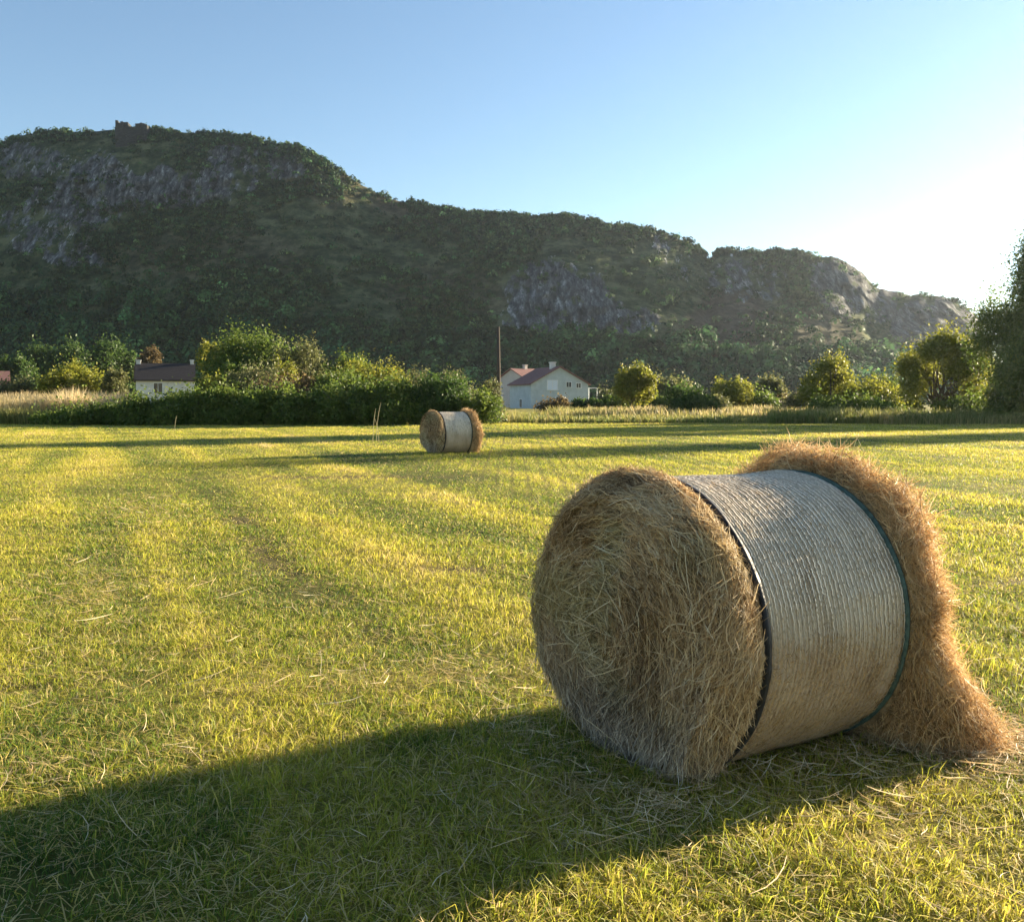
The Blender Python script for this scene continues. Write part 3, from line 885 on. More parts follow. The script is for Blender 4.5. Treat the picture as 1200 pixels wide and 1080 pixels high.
    nt.links.new(n2.outputs['Color'], wsc.inputs[0]); nt.links.new(mp.outputs[0], wsc.inputs[2])
    nt.links.new(wsc.outputs[0], n3.inputs['Vector'])
    crk = N(nt, 'ShaderNodeMapRange'); crk.inputs[1].default_value = 0; crk.inputs[2].default_value = .14; crk.inputs[3].default_value = .45; crk.inputs[4].default_value = 1  # shade of the cracks, multiplied into the rock colour
    nt.links.new(n3.outputs['Distance'], crk.inputs[0])
    c_rock = ramp_node(nt, n2.outputs[0], [(.37, (.018, .019, .019)), (.47, (.095, .096, .098)), (.56, (.20, .20, .20)), (.64, (.58, .57, .54))])
    crm = N(nt, 'ShaderNodeMix', data_type='RGBA', blend_type='MULTIPLY'); crm.inputs[0].default_value = 1
    nt.links.new(c_rock, crm.inputs[6]); nt.links.new(crk.outputs[0], crm.inputs[7])
    c_rock = crm.outputs[2]
    mx = N(nt, 'ShaderNodeMix', data_type='RGBA')
    nt.links.new(a_b.outputs['Fac'], mx.inputs[0]); nt.links.new(c_veg, mx.inputs[6]); nt.links.new(c_brn, mx.inputs[7])
    jm = N(nt, 'ShaderNodeMath', operation='MULTIPLY_ADD'); jm.inputs[1].default_value = 2.2; jm.inputs[2].default_value = -1.2
    nt.links.new(n2.outputs[0], jm.inputs[0])
    js = N(nt, 'ShaderNodeMath', operation='ADD'); nt.links.new(jm.outputs[0], js.inputs[0]); nt.links.new(a_r.outputs['Fac'], js.inputs[1])
    jr = N(nt, 'ShaderNodeMapRange'); jr.inputs[1].default_value = .31; jr.inputs[2].default_value = .35
    nt.links.new(js.outputs[0], jr.inputs[0])
    mx2 = N(nt, 'ShaderNodeMix', data_type='RGBA')
    nt.links.new(jr.outputs[0], mx2.inputs[0]); nt.links.new(mx.outputs[2], mx2.inputs[6]); nt.links.new(c_rock, mx2.inputs[7])
    p = N(nt, 'ShaderNodeBsdfPrincipled'); p.inputs['Roughness'].default_value = .95; p.inputs['Specular IOR Level'].default_value = .05
    nt.links.new(mx2.outputs[2], p.inputs['Base Color'])
    b = N(nt, 'ShaderNodeBump'); b.inputs['Strength'].default_value = 1; b.inputs['Distance'].default_value = 1.6
    nt.links.new(n2.outputs[0], b.inputs['Height']); nt.links.new(b.outputs[0], p.inputs['Normal'])
    nt.links.new(p.outputs[0], out.inputs['Surface'])
    o = np_mesh('hill', A.reshape(-1, 3), grid_faces(nu, ns + nb), m, vattr={'rock': Cc.ravel(), 'soil_veil': Bb.ravel()})
    tag(o, kind='structure')
    return P, C, brown, Uu, Vv, S


HP, HC, HB, HU, HV, HS = hill()


def leaf_quads(rng, P, Nrm, ln, wd):
    n = len(P)
    a = np.cross(Nrm, rng.normal(size=(n, 3))); a /= np.linalg.norm(a, axis=1, keepdims=True) + 1e-9
    b = np.cross(Nrm, a)
    a = a * (ln / 2)[:, None]; b = b * (wd / 2)[:, None]
    fold = Nrm * (wd * .15)[:, None]
    v = np.stack([P - a, P + b + fold, P + a, P - b + fold], 1).reshape(-1, 3)
    return v, np.arange(n * 4).reshape(-1, 4)


def unit(rng, n):
    d = rng.normal(size=(n, 3))
    return d / np.linalg.norm(d, axis=1, keepdims=True)


def scrub():
    rng = R(33)
    P = HP
    e1 = np.linalg.norm(np.cross(P[1:, :-1] - P[:-1, :-1], P[:-1, 1:] - P[:-1, :-1]), axis=2)
    U, V, S, C, B = HU[:-1, :-1], HV[:-1, :-1], HS[:-1, :-1], HC[:-1, :-1], HB[:-1, :-1]
    inview = ((U > -160) & (U < 1190)) * (1.0) + .12
    pat = fbm(P[:-1, :-1, 0] / 30, P[:-1, :-1, 2] / 20, octv=4, seed=101)
    foot = sstep(.40, .14, S + .3 * (pat - .5))                   # woodland along the foot of the hill
    for (name, n, lab, cat, wood) in (('hillside_scrub', 24000, 'low dark green scrub scattered over the rocky hillside', 'scrub', False),
                                      ('hillside_woodland', 4300, 'dense dark green woodland along the foot of the hill', 'woodland', True)):
        wgt = e1 * inview * (1 - .88 * np.clip(C * 1.3, 0, 1)) * (S < .995)
        wgt *= foot if wood else (.06 + 4.2 * np.clip(pat - .45, 0, .5)) * (1 - .55 * B) * (1 - .6 * foot)
        if not wood: wgt = wgt * (1 + 3.0 * (S > .955))
        cdf = np.cumsum(wgt.ravel()); cdf /= cdf[-1]
        idx = np.searchsorted(cdf, rng.random(n))
        i, j = np.unravel_index(idx, wgt.shape)
        a, b = rng.random(n)[:, None], rng.random(n)[:, None]
        Q = P[i, j] * (1 - a) * (1 - b) + P[i + 1, j] * a * (1 - b) + P[i, j + 1] * (1 - a) * b + P[i + 1, j + 1] * a * b
        if wood:
            rr = 1.6 + 3.2 * rng.random(n) ** 1.5; hh = rr * rng.uniform(.9, 1.4, n); k = 84
        else:
            rr = .6 + 2.0 * rng.random(n) ** 1.9; hh = rr * rng.uniform(.7, 1.3, n); k = 26
        hue = rng.random(n) * .6 + .4 * fbm(Q[:, 0] / 25, Q[:, 2] / 18, octv=3, seed=103)
        if wood:
            cs = ramp(hue, [(0, (.014, .040, .018)), (.5, (.034, .078, .028)), (1, (.075, .13, .042))])
        else:
            cs = ramp(hue, [(0, (.014, .038, .016)), (.5, (.037, .074, .027)), (.8, (.075, .108, .04)), (1, (.115, .11, .05))])
        d = unit(rng, n * k).reshape(n, k, 3)
        d[..., 2] = np.abs(d[..., 2]) * 1.0 - .15
        rad_ = (.6 + .4 * np.sqrt(rng.random((n, k))))
        lob = 1 + .35 * np.sin(3 * np.arctan2(d[..., 1], d[..., 0]) + rng.random((n, 1)) * 6.28) * rng.random((n, 1))
        L = Q[:, None, :] + d * (rad_ * lob)[..., None] * np.stack([rr, rr, hh], -1)[:, None, :] + np.array([0, 0, 1.0]) * (hh * (.45 if wood else .25))[:, None, None]
        nrm = d + .35 * unit(rng, n * k).reshape(n, k, 3)
        nrm /= np.linalg.norm(nrm, axis=2, keepdims=True)
        sz = (rr[:, None] * (.34 if wood else .55) * rng.uniform(.6, 1.3, (n, k))).ravel()
        v, f = leaf_quads(rng, L.reshape(-1, 3), nrm.reshape(-1, 3), sz, sz * .75)
        c = np.repeat(cs * np.exp(rng.normal(0, .45, n))[:, None], k, 0) * rng.uniform(.6, 1.4, n * k)[:, None]
        o = np_mesh(name, v, f, M_SCRUB, fcol=c)
        tag(o, lab, cat, kind='stuff')


scrub()

# ------------------------------------------------------------------ trees and bushes
PAL = {
    'dark':   [(0, (.03, .058, .014)), (.5, (.055, .10, .022)), (1, (.10, .15, .03))],
    'green':  [(0, (.05, .085, .017)), (.5, (.105, .155, .026)), (1, (.19, .22, .04))],
    'yellow': [(0, (.10, .125, .018)), (.5, (.21, .22, .028)), (1, (.34, .31, .05))],
    'olive':  [(0, (.07, .08, .028)), (.5, (.13, .14, .05)), (1, (.23, .22, .095))],
    'brown':  [(0, (.07, .05, .025)), (.5, (.14, .10, .045)), (1, (.24, .18, .08))],
}


def foliage(rng, lobes, twigs, per, twig_r, leaf, pal, spiky=.0, holes=.42):
    lobes = np.asarray(lobes, float)
    vol = (lobes[:, 3] * lobes[:, 4] * lobes[:, 5]) ** .7
    li = rng.choice(len(lobes), twigs, p=vol / vol.sum())
    d = unit(rng, twigs)
    d[:, 2] = np.where(d[:, 2] < -.85, -d[:, 2] * .6, d[:, 2])
    rr = .42 + .58 * np.sqrt(rng.random(twigs))
    T = lobes[li, :3] + d * rr[:, None] * lobes[li, 3:]
    s = lobes[0, 3]
    keep = fbm(T[:, 0] / s * 2.6 + 11, T[:, 1] / s * 2.6, T[:, 2] / s * 2.6, octv=3, seed=int(rng.integers(999))) > holes - .12 * rng.random(twigs)
    T = T[keep & (T[:, 2] > .05)]
    n = len(T)
    up = rng.random(n) < spiky
    sc = np.where(up[:, None], np.array([.55, .55, 2.2]), np.array([1, 1, .75]))
    tone = np.clip(.25 + .5 * rng.random(n) + .5 * (fbm(T[:, 0] / s * 1.7, T[:, 1] / s * 1.7, T[:, 2] / s * 1.7, octv=2, seed=int(rng.integers(999))) - .5), 0, 1)
    L = T[:, None, :] + rng.normal(size=(n, per, 3)) * (sc * twig_r)[:, None, :]
    L = L.reshape(-1, 3)
    L = L[:, :]
    cen = lobes[:, :3].mean(0)
    o = L - cen; o /= np.linalg.norm(o, axis=1, keepdims=True) + 1e-9
    nrm = unit(rng, len(L)) + .55 * o + np.array([0, 0, .35]); nrm /= np.linalg.norm(nrm, axis=1, keepdims=True)
    sz = leaf * rng.uniform(.6, 1.35, len(L))
    ok = L[:, 2] > .03
    c = ramp(np.clip(np.repeat(tone, per) + rng.normal(0, .12, len(L)), 0, 1), PAL[pal]) * rng.uniform(.85, 1.15, len(L))[:, None]
    v, f = leaf_quads(rng, L[ok], nrm[ok], sz[ok], sz[ok] * .55)
    return v, f, c[ok]


def plant(name, cat, label, x, y, lobes, trunks, twigs, per, twig_r, leaf, pal, seed, spiky=0., group=None, bush=False, holes=.42, trunk_r=.12):
    rng = R(seed)
    root = empty(name, (x, y, float(gz(np.array(float(x)), np.array(float(y))))))
    tag(root, label, cat, group)
    mb = MB()
    lb = np.asarray(lobes, float)
    for (bx, by) in trunks:
        # a tapered stem that forks into limbs running into the lobes of the crown
        fork = np.array([bx + rng.normal(0, .1), by + rng.normal(0, .1), max(.25, lb[:, 2].min() * (.35 if bush else .55))])
        mb.tube([(bx, by, -.1), (bx * .7 + fork[0] * .3 + .03, by, fork[2] * .5), fork], [trunk_r * 1.35, trunk_r, trunk_r * .8], 7)
        for q in lb[rng.permutation(len(lb))[:max(3, len(lb))]]:
            e = q[:3] + rng.normal(0, .15, 3) * q[3]
            m = fork * .45 + e * .55 + np.array([0, 0, .12 * abs(e[2])]) * rng.random()
            mb.tube([fork, m, e + np.array([0, 0, q[5] * .4])], [trunk_r * .6, trunk_r * .35, trunk_r * .1], 5)
    mb.build('stem' if bush else 'trunk', M_BARK, root, True)
    v, f, c = foliage(rng, lobes, twigs, per, twig_r, leaf, pal, spiky, holes)
    np_mesh('foliage' if bush else 'crown', v, f, M_LEAF, root, fcol=c)
    return root


def px_plant(name, cat, label, u, vtop, hw, Y, pal, seed, bush=True, vlow=None, nl=8, dens=1.0, spiky=.25, flat=1.0, group=None, trunks=None, base_open=0.0, px=None, leaf=None, holes=.42, trunk_r=None, shape='dome'):
    """plant standing at photo column u, its top at row vtop, hw pixels to each side, Y metres away"""
    rng = R(seed + 1000)
    c = at(u, vtop, Y)
    H = c[2]; wr = hw * Y / F
    lobes = []
    z0 = H * base_open
    for i in range(nl):
        a = 2 * PI * (i + .5 * rng.random()) / nl
        if shape == 'dome':
            zz = z0 + (H - z0) * rng.uniform(.22, .70)
            rr = wr * rng.uniform(.26, .52)
            off = wr * rng.uniform(.35, .80)
        else:                                        # tall: lobes stacked up the stem, narrower at the top
            q = (i + .5) / nl
            zz = z0 + (H - z0) * (.12 + .76 * q)
            rr = wr * (.75 - .42 * q) * rng.uniform(.85, 1.1)
            off = wr * (.38 - .25 * q)
            a = i * 2.4
        rz = min((H - z0) * rng.uniform(.24, .36), H - zz)
        lobes.append((off * math.cos(a), off * math.sin(a) * .8, zz, rr, rr, max(rz, .25 * rr)))
    if px:                                               # crown given as clusters: column, row, half width, half height
        lobes = []
        for (pu, pv, ru, rv) in px:
            q = at(pu, pv, Y)
            lobes.append((q[0] - c[0], rng.uniform(-.55, .55) * wr, q[2], ru * Y / F, ru * Y / F, rv * Y / F))
    else:
      lobes.append((0, 0, z0 + (H - z0) * .58, wr * .42, wr * .42, (H - z0) * .34))
    for k_ in range(0 if px else 3):                     # shoots that break the outline
        a = rng.random() * 2 * PI
        lobes.append((wr * .45 * math.cos(a), wr * .3 * math.sin(a), H * rng.uniform(.78, .9), wr * rng.uniform(.12, .22), wr * .2, H * rng.uniform(.10, .16)))
    if bush:
        for k_ in range(3):
            lobes.append((wr * (.6 * k_ - .6), 0, H * .2, wr * .5, wr * .5, H * .24))
    lf = leaf or max(.09, .0030 * Y)
    tr = max(.15, wr * .095)
    area = wr * wr * 2 + wr * H * 3
    tw = int(np.clip(area * 30 * dens, 160, 9500)); 
    per = int(np.clip(14 * (.17 / lf), 9, 26))
    return plant(name, cat, label, float(c[0]), Y, lobes, trunks or [(0, 0)], tw, per, tr, lf, pal, seed, spiky, group, bush, holes, trunk_r or max(.05, .03 * H))


def hedge():
    rng = R(70)
    a = at(58, 490, 53.5); b = at(470, 490, 52.0)
    n = 34
    lobes = []
    for i in range(n):
        q = i / (n - 1)
        u = 58 + (470 - 58) * q
        H = float(np.interp(u, [58, 100, 150, 195, 240, 300, 440, 470], [.65, .95, 1.3, 1.45, 1.8, 1.95, 2.1, 2.4])) * rng.uniform(.82, 1.2)
        x = a[0] + (b[0] - a[0]) * q; y = a[1] + (b[1] - a[1]) * q
        lobes.append((x + rng.normal(0, .1) - a[0], y + rng.uniform(-.3, 1.9) - a[1], H * .56, rng.uniform(.55, 1.05), 1.0, H * .44))
        lobes.append((x + rng.normal(0, .3) - a[0], y + rng.uniform(-.5, .5) - a[1], H * .22, .9, .8, H * .26))
    root = empty('hedge', (a[0], a[1], float(gz(np.array(a[0]), np.array(a[1])))))
    tag(root, 'long dark green overgrown hedge along the far edge of the field', 'hedge')
    v, f, c = foliage(rng, lobes, 6500, 15, .20, .19, 'green', .3, .42)
    np_mesh('foliage', v, f, M_LEAF, root, fcol=c)
    for l in lobes[::2]:
        mb = MB()
        x0 = l[0] + rng.normal(0, .3)
        mb.tube([(x0, l[1], -.1), (x0 + rng.normal(0, .15), l[1] + rng.normal(0, .1), l[2]), (x0 + rng.normal(0, .3), l[1], l[2] * 1.5)], [.035, .025, .008], 5)
        mb.build('stem', M_BARK, root, True)


hedge()
B_, T_ = 'bush', 'tree'
GB = 'bushes along the edge of the field'
GT = 'trees beyond the edge of the field'
# name, cat, label, u, vtop, halfwidth, Y, palette, options
PLANTS = [
    ('bush', B_, 'tall dark bush at the right end of the hedge behind the distant bale', 520, 441, 44, 54, 'dark', dict(dens=1.3, group=GB)),
    ('bush', B_, 'dark bush joining the hedge just left of the distant bale', 462, 449, 34, 54.5, 'dark', dict(dens=1.3, group=GB)),
    ('bush', B_, 'low green bush whose branches hang over the field right of the distant bale', 562, 462, 26, 53, 'green', dict(dens=1.2, group=GB)),
    ('bush', B_, 'sunlit yellow-green bush beside the wooden pole', 574, 447, 17, 62, 'olive', dict(spiky=.4, group=GB)),
    ('tree', T_, 'broad dark green tree with a rounded top, highest behind the hedge', 300, 392, 62, 74, 'green', dict(bush=False, base_open=.12, dens=1.2, spiky=.3, group=GT)),
    ('tree', T_, 'pale yellow-green tree right of the highest tree behind the hedge', 352, 401, 40, 70, 'olive', dict(bush=False, base_open=.1, spiky=.4, group=GT)),
    ('tree', T_, 'small bright tree right of the dark roofed cottage', 250, 400, 18, 86, 'yellow', dict(bush=False, base_open=.2, group=GT)),
    ('bush', B_, 'rounded bright yellow-green bush just right of the cottage wall', 246, 438, 22, 62, 'yellow', dict(group=GB)),
    ('bush', B_, 'grey-green thin bush behind the middle of the hedge', 300, 428, 44, 62, 'olive', dict(spiky=.4, group=GB)),
    ('tree', T_, 'dark rounded tree between the pale tree and the yellow bush row', 404, 414, 36, 72, 'green', dict(bush=False, base_open=.1, group=GT)),
    ('bush', B_, 'wide golden yellow bush above the right half of the hedge', 442, 427, 46, 66, 'yellow', dict(spiky=.5, dens=1.2, group=GB)),
    ('bush', B_, 'brownish bush low behind the hedge below the pale tree', 352, 442, 36, 60, 'brown', dict(spiky=.4, group=GB)),
    ('bush', B_, 'bushy green growth below the highest tree behind the hedge', 392, 436, 36, 61, 'green', dict(spiky=.3, group=GB)),
    ('bush', B_, 'olive bush with feathery top right of the golden yellow bush', 486, 434, 32, 64, 'olive', dict(spiky=.6, group=GB)),
    ('bush', B_, 'pale feathery bush in front of the far red roof', 536, 438, 34, 66, 'olive', dict(spiky=.5, group=GB)),
    ('bush', B_, 'mid green bush between the bright cottage bush and the grey-green bush', 272, 424, 22, 66, 'green', dict(spiky=.3, group=GB)),
    ('bush', B_, 'dull green bush under the dark rounded tree', 418, 436, 24, 64, 'green', dict(spiky=.4, group=GB)),
    ('bush', B_, 'pale yellow bush between the pale tree and the highest tree', 330, 418, 22, 67, 'yellow', dict(spiky=.4, group=GB)),
    ('bush', B_, 'brown and green bush low behind the middle of the hedge', 312, 446, 26, 58, 'brown', dict(spiky=.4, group=GB)),
    ('bush', B_, 'small yellowish bush above the right quarter of the hedge', 470, 440, 22, 62, 'yellow', dict(spiky=.5, group=GB)),
    ('bush', B_, 'dark mass of leaves low at the right margin behind the tallest tree', 1190, 428, 44, 78, 'dark', dict(group=GB)),
    # left
    ('bush', B_, 'bright yellow bush standing behind the tall dry grass', 68, 431, 26, 84, 'yellow', dict(group=GB, spiky=.3)),
    ('bush', B_, 'taller yellow-green bush behind the tall dry grass', 100, 426, 30, 88, 'yellow', dict(group=GB, spiky=.3)),
    ('bush', B_, 'dark olive bush left of the cottage', 134, 433, 19, 86, 'olive', dict(group=GB)),
    ('bush', B_, 'low greenish bush at the left end of the dry grass', 24, 444, 34, 84, 'olive', dict(group=GB)),
    ('bush', B_, 'small dark shrub in front of the cottage window', 206, 461, 20, 70, 'green', dict(group=GB)),
    ('tree', T_, 'thin brownish tree rising behind the cottage roof', 174, 408, 17, 150, 'brown', dict(bush=False, base_open=.25, group=GT)),
    ('tree', T_, 'wide spreading green tree left of the cottage at the hill foot', 62, 409, 44, 178, 'dark', dict(bush=False, base_open=.15, group=GT, dens=.6)),
    ('tree', T_, 'large dark tree above the tall yellow bush at the hill foot', 122, 404, 36, 185, 'dark', dict(bush=False, base_open=.15, group=GT, dens=.6)),
    ('tree', T_, 'dark tree at the left margin above the small shed', 14, 420, 26, 165, 'dark', dict(bush=False, base_open=.15, group=GT, dens=.6)),
    # right
    ('bush', B_, 'rounded very dark bush in front of the grey house', 684, 468, 21, 84, 'dark', dict(group=GB, dens=1.6, spiky=.0)),
    ('bush', B_, 'low brownish bush in front of the grey house', 652, 469, 22, 82, 'brown', dict(group=GB, spiky=.3)),
    ('bush', B_, 'yellowish shrub at the right corner of the grey house', 706, 456, 14, 88, 'olive', dict(group=GB, spiky=.3)),
    ('tree', T_, 'small airy yellow-green tree right of the grey house', 744, 433, 30, 74, 'yellow', dict(bush=False, base_open=.34, group=GT, spiky=.3, px=[(732, 447, 11, 8), (746, 440, 10, 7), (757, 449, 10, 8), (738, 461, 13, 7), (756, 463, 11, 6), (724, 459, 8, 6)])),
    ('bush', B_, 'pale green bush between the airy tree and the dark bush', 788, 444, 32, 92, 'olive', dict(group=GB, spiky=.3)),
    ('bush', B_, 'broad dark bush standing alone at the field edge right of the house', 812, 453, 31, 66, 'dark', dict(group=GB, dens=1.3)),
    ('tree', T_, 'small drooping yellow-green tree right of the broad dark bush', 860, 446, 23, 84, 'yellow', dict(bush=False, base_open=.15, group=GT, spiky=.4)),
    ('tree', T_, 'pale conical grey-green tree in the gap of the right hand trees', 904, 444, 25, 96, 'olive', dict(bush=False, base_open=.08, group=GT, shape='tall')),
    ('tree', T_, 'layered bright green tree left of the large olive tree', 977, 423, 40, 72, 'yellow', dict(bush=False, base_open=.12, group=GT, px=[(970, 431, 13, 6), (984, 428, 13, 5), (957, 447, 13, 6), (988, 445, 13, 7), (948, 462, 15, 7), (974, 461, 17, 7), (1000, 463, 16, 8), (980, 474, 22, 8)])),
    ('bush', B_, 'low light green bush spreading right of the layered tree', 1022, 448, 38, 70, 'yellow', dict(group=GB, spiky=.3)),
    ('bush', B_, 'low green bush spreading left of the layered tree', 938, 463, 22, 78, 'olive', dict(group=GB)),
    ('tree', T_, 'large olive tree with several leaning stems near the right margin', 1104, 399, 50, 66, 'yellow', dict(bush=False, base_open=.14, group=GT, trunks=[(-.5, 0), (.25, .2), (.8, -.1)], dens=1.1, trunk_r=.13, spiky=.35, px=[(1074, 430, 17, 14), (1083, 413, 15, 11), (1099, 405, 13, 8), (1116, 411, 14, 10), (1132, 425, 15, 13), (1142, 446, 12, 13), (1112, 434, 15, 11), (1092, 441, 15, 10), (1068, 455, 12, 10), (1134, 464, 11, 9)])),
    ('bush', B_, 'dark green bush under the large olive tree', 1130, 462, 36, 63, 'green', dict(group=GB)),
    ('bush', B_, 'dense low bush at the right margin below the tallest tree', 1180, 456, 30, 60, 'green', dict(group=GB)),
    ('bush', B_, 'low green bush between the grey house shrub and the airy tree', 722, 465, 24, 84, 'green', dict(group=GB, spiky=.3)),
    ('bush', B_, 'low green bush under the right side of the airy tree', 768, 464, 26, 82, 'green', dict(group=GB, spiky=.3)),
    ('bush', B_, 'mid green bush between the drooping tree and the conical tree', 884, 461, 30, 86, 'green', dict(group=GB, spiky=.3)),
    ('bush', B_, 'spreading green bush between the layered tree and the large olive tree', 1012, 466, 34, 66, 'green', dict(group=GB, spiky=.3)),
    ('bush', B_, 'low yellowish bush just right of the broad dark bush', 838, 464, 20, 76, 'olive', dict(group=GB, spiky=.3)),
    ('bush', B_, 'low reddish-brown bush left of the conical tree', 880, 468, 24, 92, 'brown', dict(group=GB, spiky=.2)),
    ('bush', B_, 'low brown bush right of the conical tree', 926, 467, 26, 94, 'brown', dict(group=GB, spiky=.2)),
    ('bush', B_, 'dark green bush at the foot of the layered bright tree', 972, 466, 30, 66, 'green', dict(group=GB, spiky=.2)),
    ('bush', B_, 'bright bush against the left stems of the large olive tree', 1056, 454, 24, 72, 'yellow', dict(group=GB, spiky=.3)),
    ('bush', B_, 'low shaded bush on the field edge left of the large olive tree', 1038, 474, 34, 60, 'green', dict(group=GB, spiky=.3)),
    ('bush', B_, 'yellow-green shrub between the olive tree and the tallest tree', 1150, 424, 22, 76, 'yellow', dict(group=GB, spiky=.2)),
    ('bush', B_, 'small green bush below the far end of the hill', 1040, 440, 20, 110, 'green', dict(group=GB)),
    ('tree', T_, 'tallest dark green tree cut off by the right margin', 1234, 272, 98, 60, 'green', dict(bush=False, base_open=.05, group=GT, dens=1.3, px=[(1204, 312, 22, 26), (1192, 344, 20, 20), (1222, 330, 34, 36), (1180, 374, 20, 16), (1224, 385, 46, 36), (1170, 404, 18, 15), (1202, 424, 34, 22), (1164, 437, 15, 14), (1242, 300, 34, 38), (1196, 460, 32, 16), (1250, 440, 40, 30)], trunk_r=.26, holes=.455, spiky=.3)),
]
for i, (nm, cat, lab, u, vt, hw, Y, pal, kw) in enumerate(PLANTS):
    px_plant(nm, cat, lab, u, vt, hw, Y, pal, 300 + i * 7, **kw)

# tall trees that go on to the right of the frame; their shadows stripe the far field
for i, (x, y, H, wr) in enumerate(((53, 66, 13.5, 3.0), (60, 61, 17.5, 3.4), (70, 66.5, 17, 3.0))):
    lob = [(wr * .3 * math.cos(k * 2.4), wr * .3 * math.sin(k * 2.4), H * (.2 + .072 * k), wr * (.75 - .04 * k), wr * (.75 - .04 * k), H * .12) for k in range(10)]
    plant('tree', T_, 'tall tree of the row beyond the right margin that shades the far field', x, y, lob, [(0, 0)], 1300, 12, .45, .32, 'green', 900 + i, .1, GT, False, .40, .25)

# ------------------------------------------------------------------ tall grass at the field edge
def tall_grass(name, label, patches, seed, stops):
    rng = R(seed)
    V, Fc, C = [], [], []; base = 0
    for (u0, u1, Y0, Y1, n, h0, h1, t0, t1) in patches:
        Y = rng.uniform(Y0, Y1, n); u = rng.uniform(u0, u1, n)
        x = (u - CX) / F * Y
        cl = fbm(x * .5, Y * .5, octv=3, seed=seed)
        h = rng.uniform(h0, h1, n) * (.55 + .9 * cl)
        wd = .0011 * Y * rng.uniform(.5, 1.1, n)
        t = np.clip(rng.uniform(t0, t1, n) + .5 * (cl - .5), 0, 1)
        v, f, k = blades(rng, x, Y, gz(x, Y) - .02, h, wd, rng.random(n) * 2 * PI, np.abs(rng.normal(.08, .10, n)), rng.uniform(0, .35, n), 2)
        V.append(v); Fc.append(f + base); C.append(np.repeat(ramp(t, stops) * rng.uniform(.8, 1.2, n)[:, None], k, 0)); base += len(v)
    o = np_mesh(name, np.concatenate(V), np.concatenate(Fc), M_GRASS, fcol=np.concatenate(C))
    tag(o, label, 'grass', kind='stuff')


DRY = [(0, (.10, .14, .03)), (.4, (.30, .27, .09)), (.7, (.52, .40, .20)), (1, (.64, .52, .31))]
tall_grass('tall_dry_grass', 'tall pale straw-coloured grass left of the hedge', [(-120, 152, 57, 76, 30000, 1.35, 1.95, .5, 1.0), (-120, 70, 54.5, 58, 7000, .5, 1.0, 0, .4)], 501, DRY)
tall_grass('tall_meadow_grass', 'tall unmown green and straw grass along the right edge of the field',
           [(588, 1260, 55.5, 62, 17000, .25, .55, .0, .42), (690, 1000, 60, 82, 16000, .5, .95, .12, .72), (588, 640, 58, 66, 2500, .3, .7, .1, .4), (900, 1260, 54.5, 60, 9000, .45, 1.0, .0, .3),
            (640, 720, 62, 76, 3000, .4, .9, .05, .5), (1030, 1260, 54, 57, 5000, .3, .8, .15, .6)], 502, DRY)

# ------------------------------------------------------------------ houses
M_GREYWALL = noise_mat('grey_render', [(.3, (.36, .40, .41)), (.7, (.47, .51, .52))], 1.2, 6, .9)
M_WHITEWALL = noise_mat('white_render', [(.3, (.52, .51, .48)), (.7, (.66, .64, .61))], 1.0, 6, .9)
M_PINKWALL = noise_mat('pink_render', [(.3, (.42, .36, .33)), (.7, (.52, .46, .42))], 1.0, 6, .9)
M_TILE_RED = noise_mat('red_tiles', [(.3, (.15, .075, .065)), (.7, (.24, .13, .115))], 2.5, 8, .85, .3, (1, 3, 1))
M_TILE_DARK = noise_mat('dark_tiles', [(.3, (.022, .019, .020)), (.7, (.045, .038, .039))], 2.5, 8, .85, .3, (1, 3, 1))
M_FRAME = noise_mat('white_frame', [(.3, (.6, .6, .6)), (.7, (.72, .72, .72))], 3, 3, .5)
M_BLIND = noise_mat('pale_blind', [(.3, (.55, .60, .68)), (.7, (.66, .70, .78))], 3, 3, .6, stretch=(1, 1, 14))
M_GLASS = noise_mat('dark_glass', [(.3, (.012, .014, .017)), (.7, (.03, .033, .038))], 2, 3, .12, spec=.6)
M_STONE = noise_mat('ruin_stone', [(.3, (.018, .02, .021)), (.55, (.04, .041, .041)), (.75, (.075, .074, .07))], .9, 10, .95, .8, (1, 1, 1.6), .3)


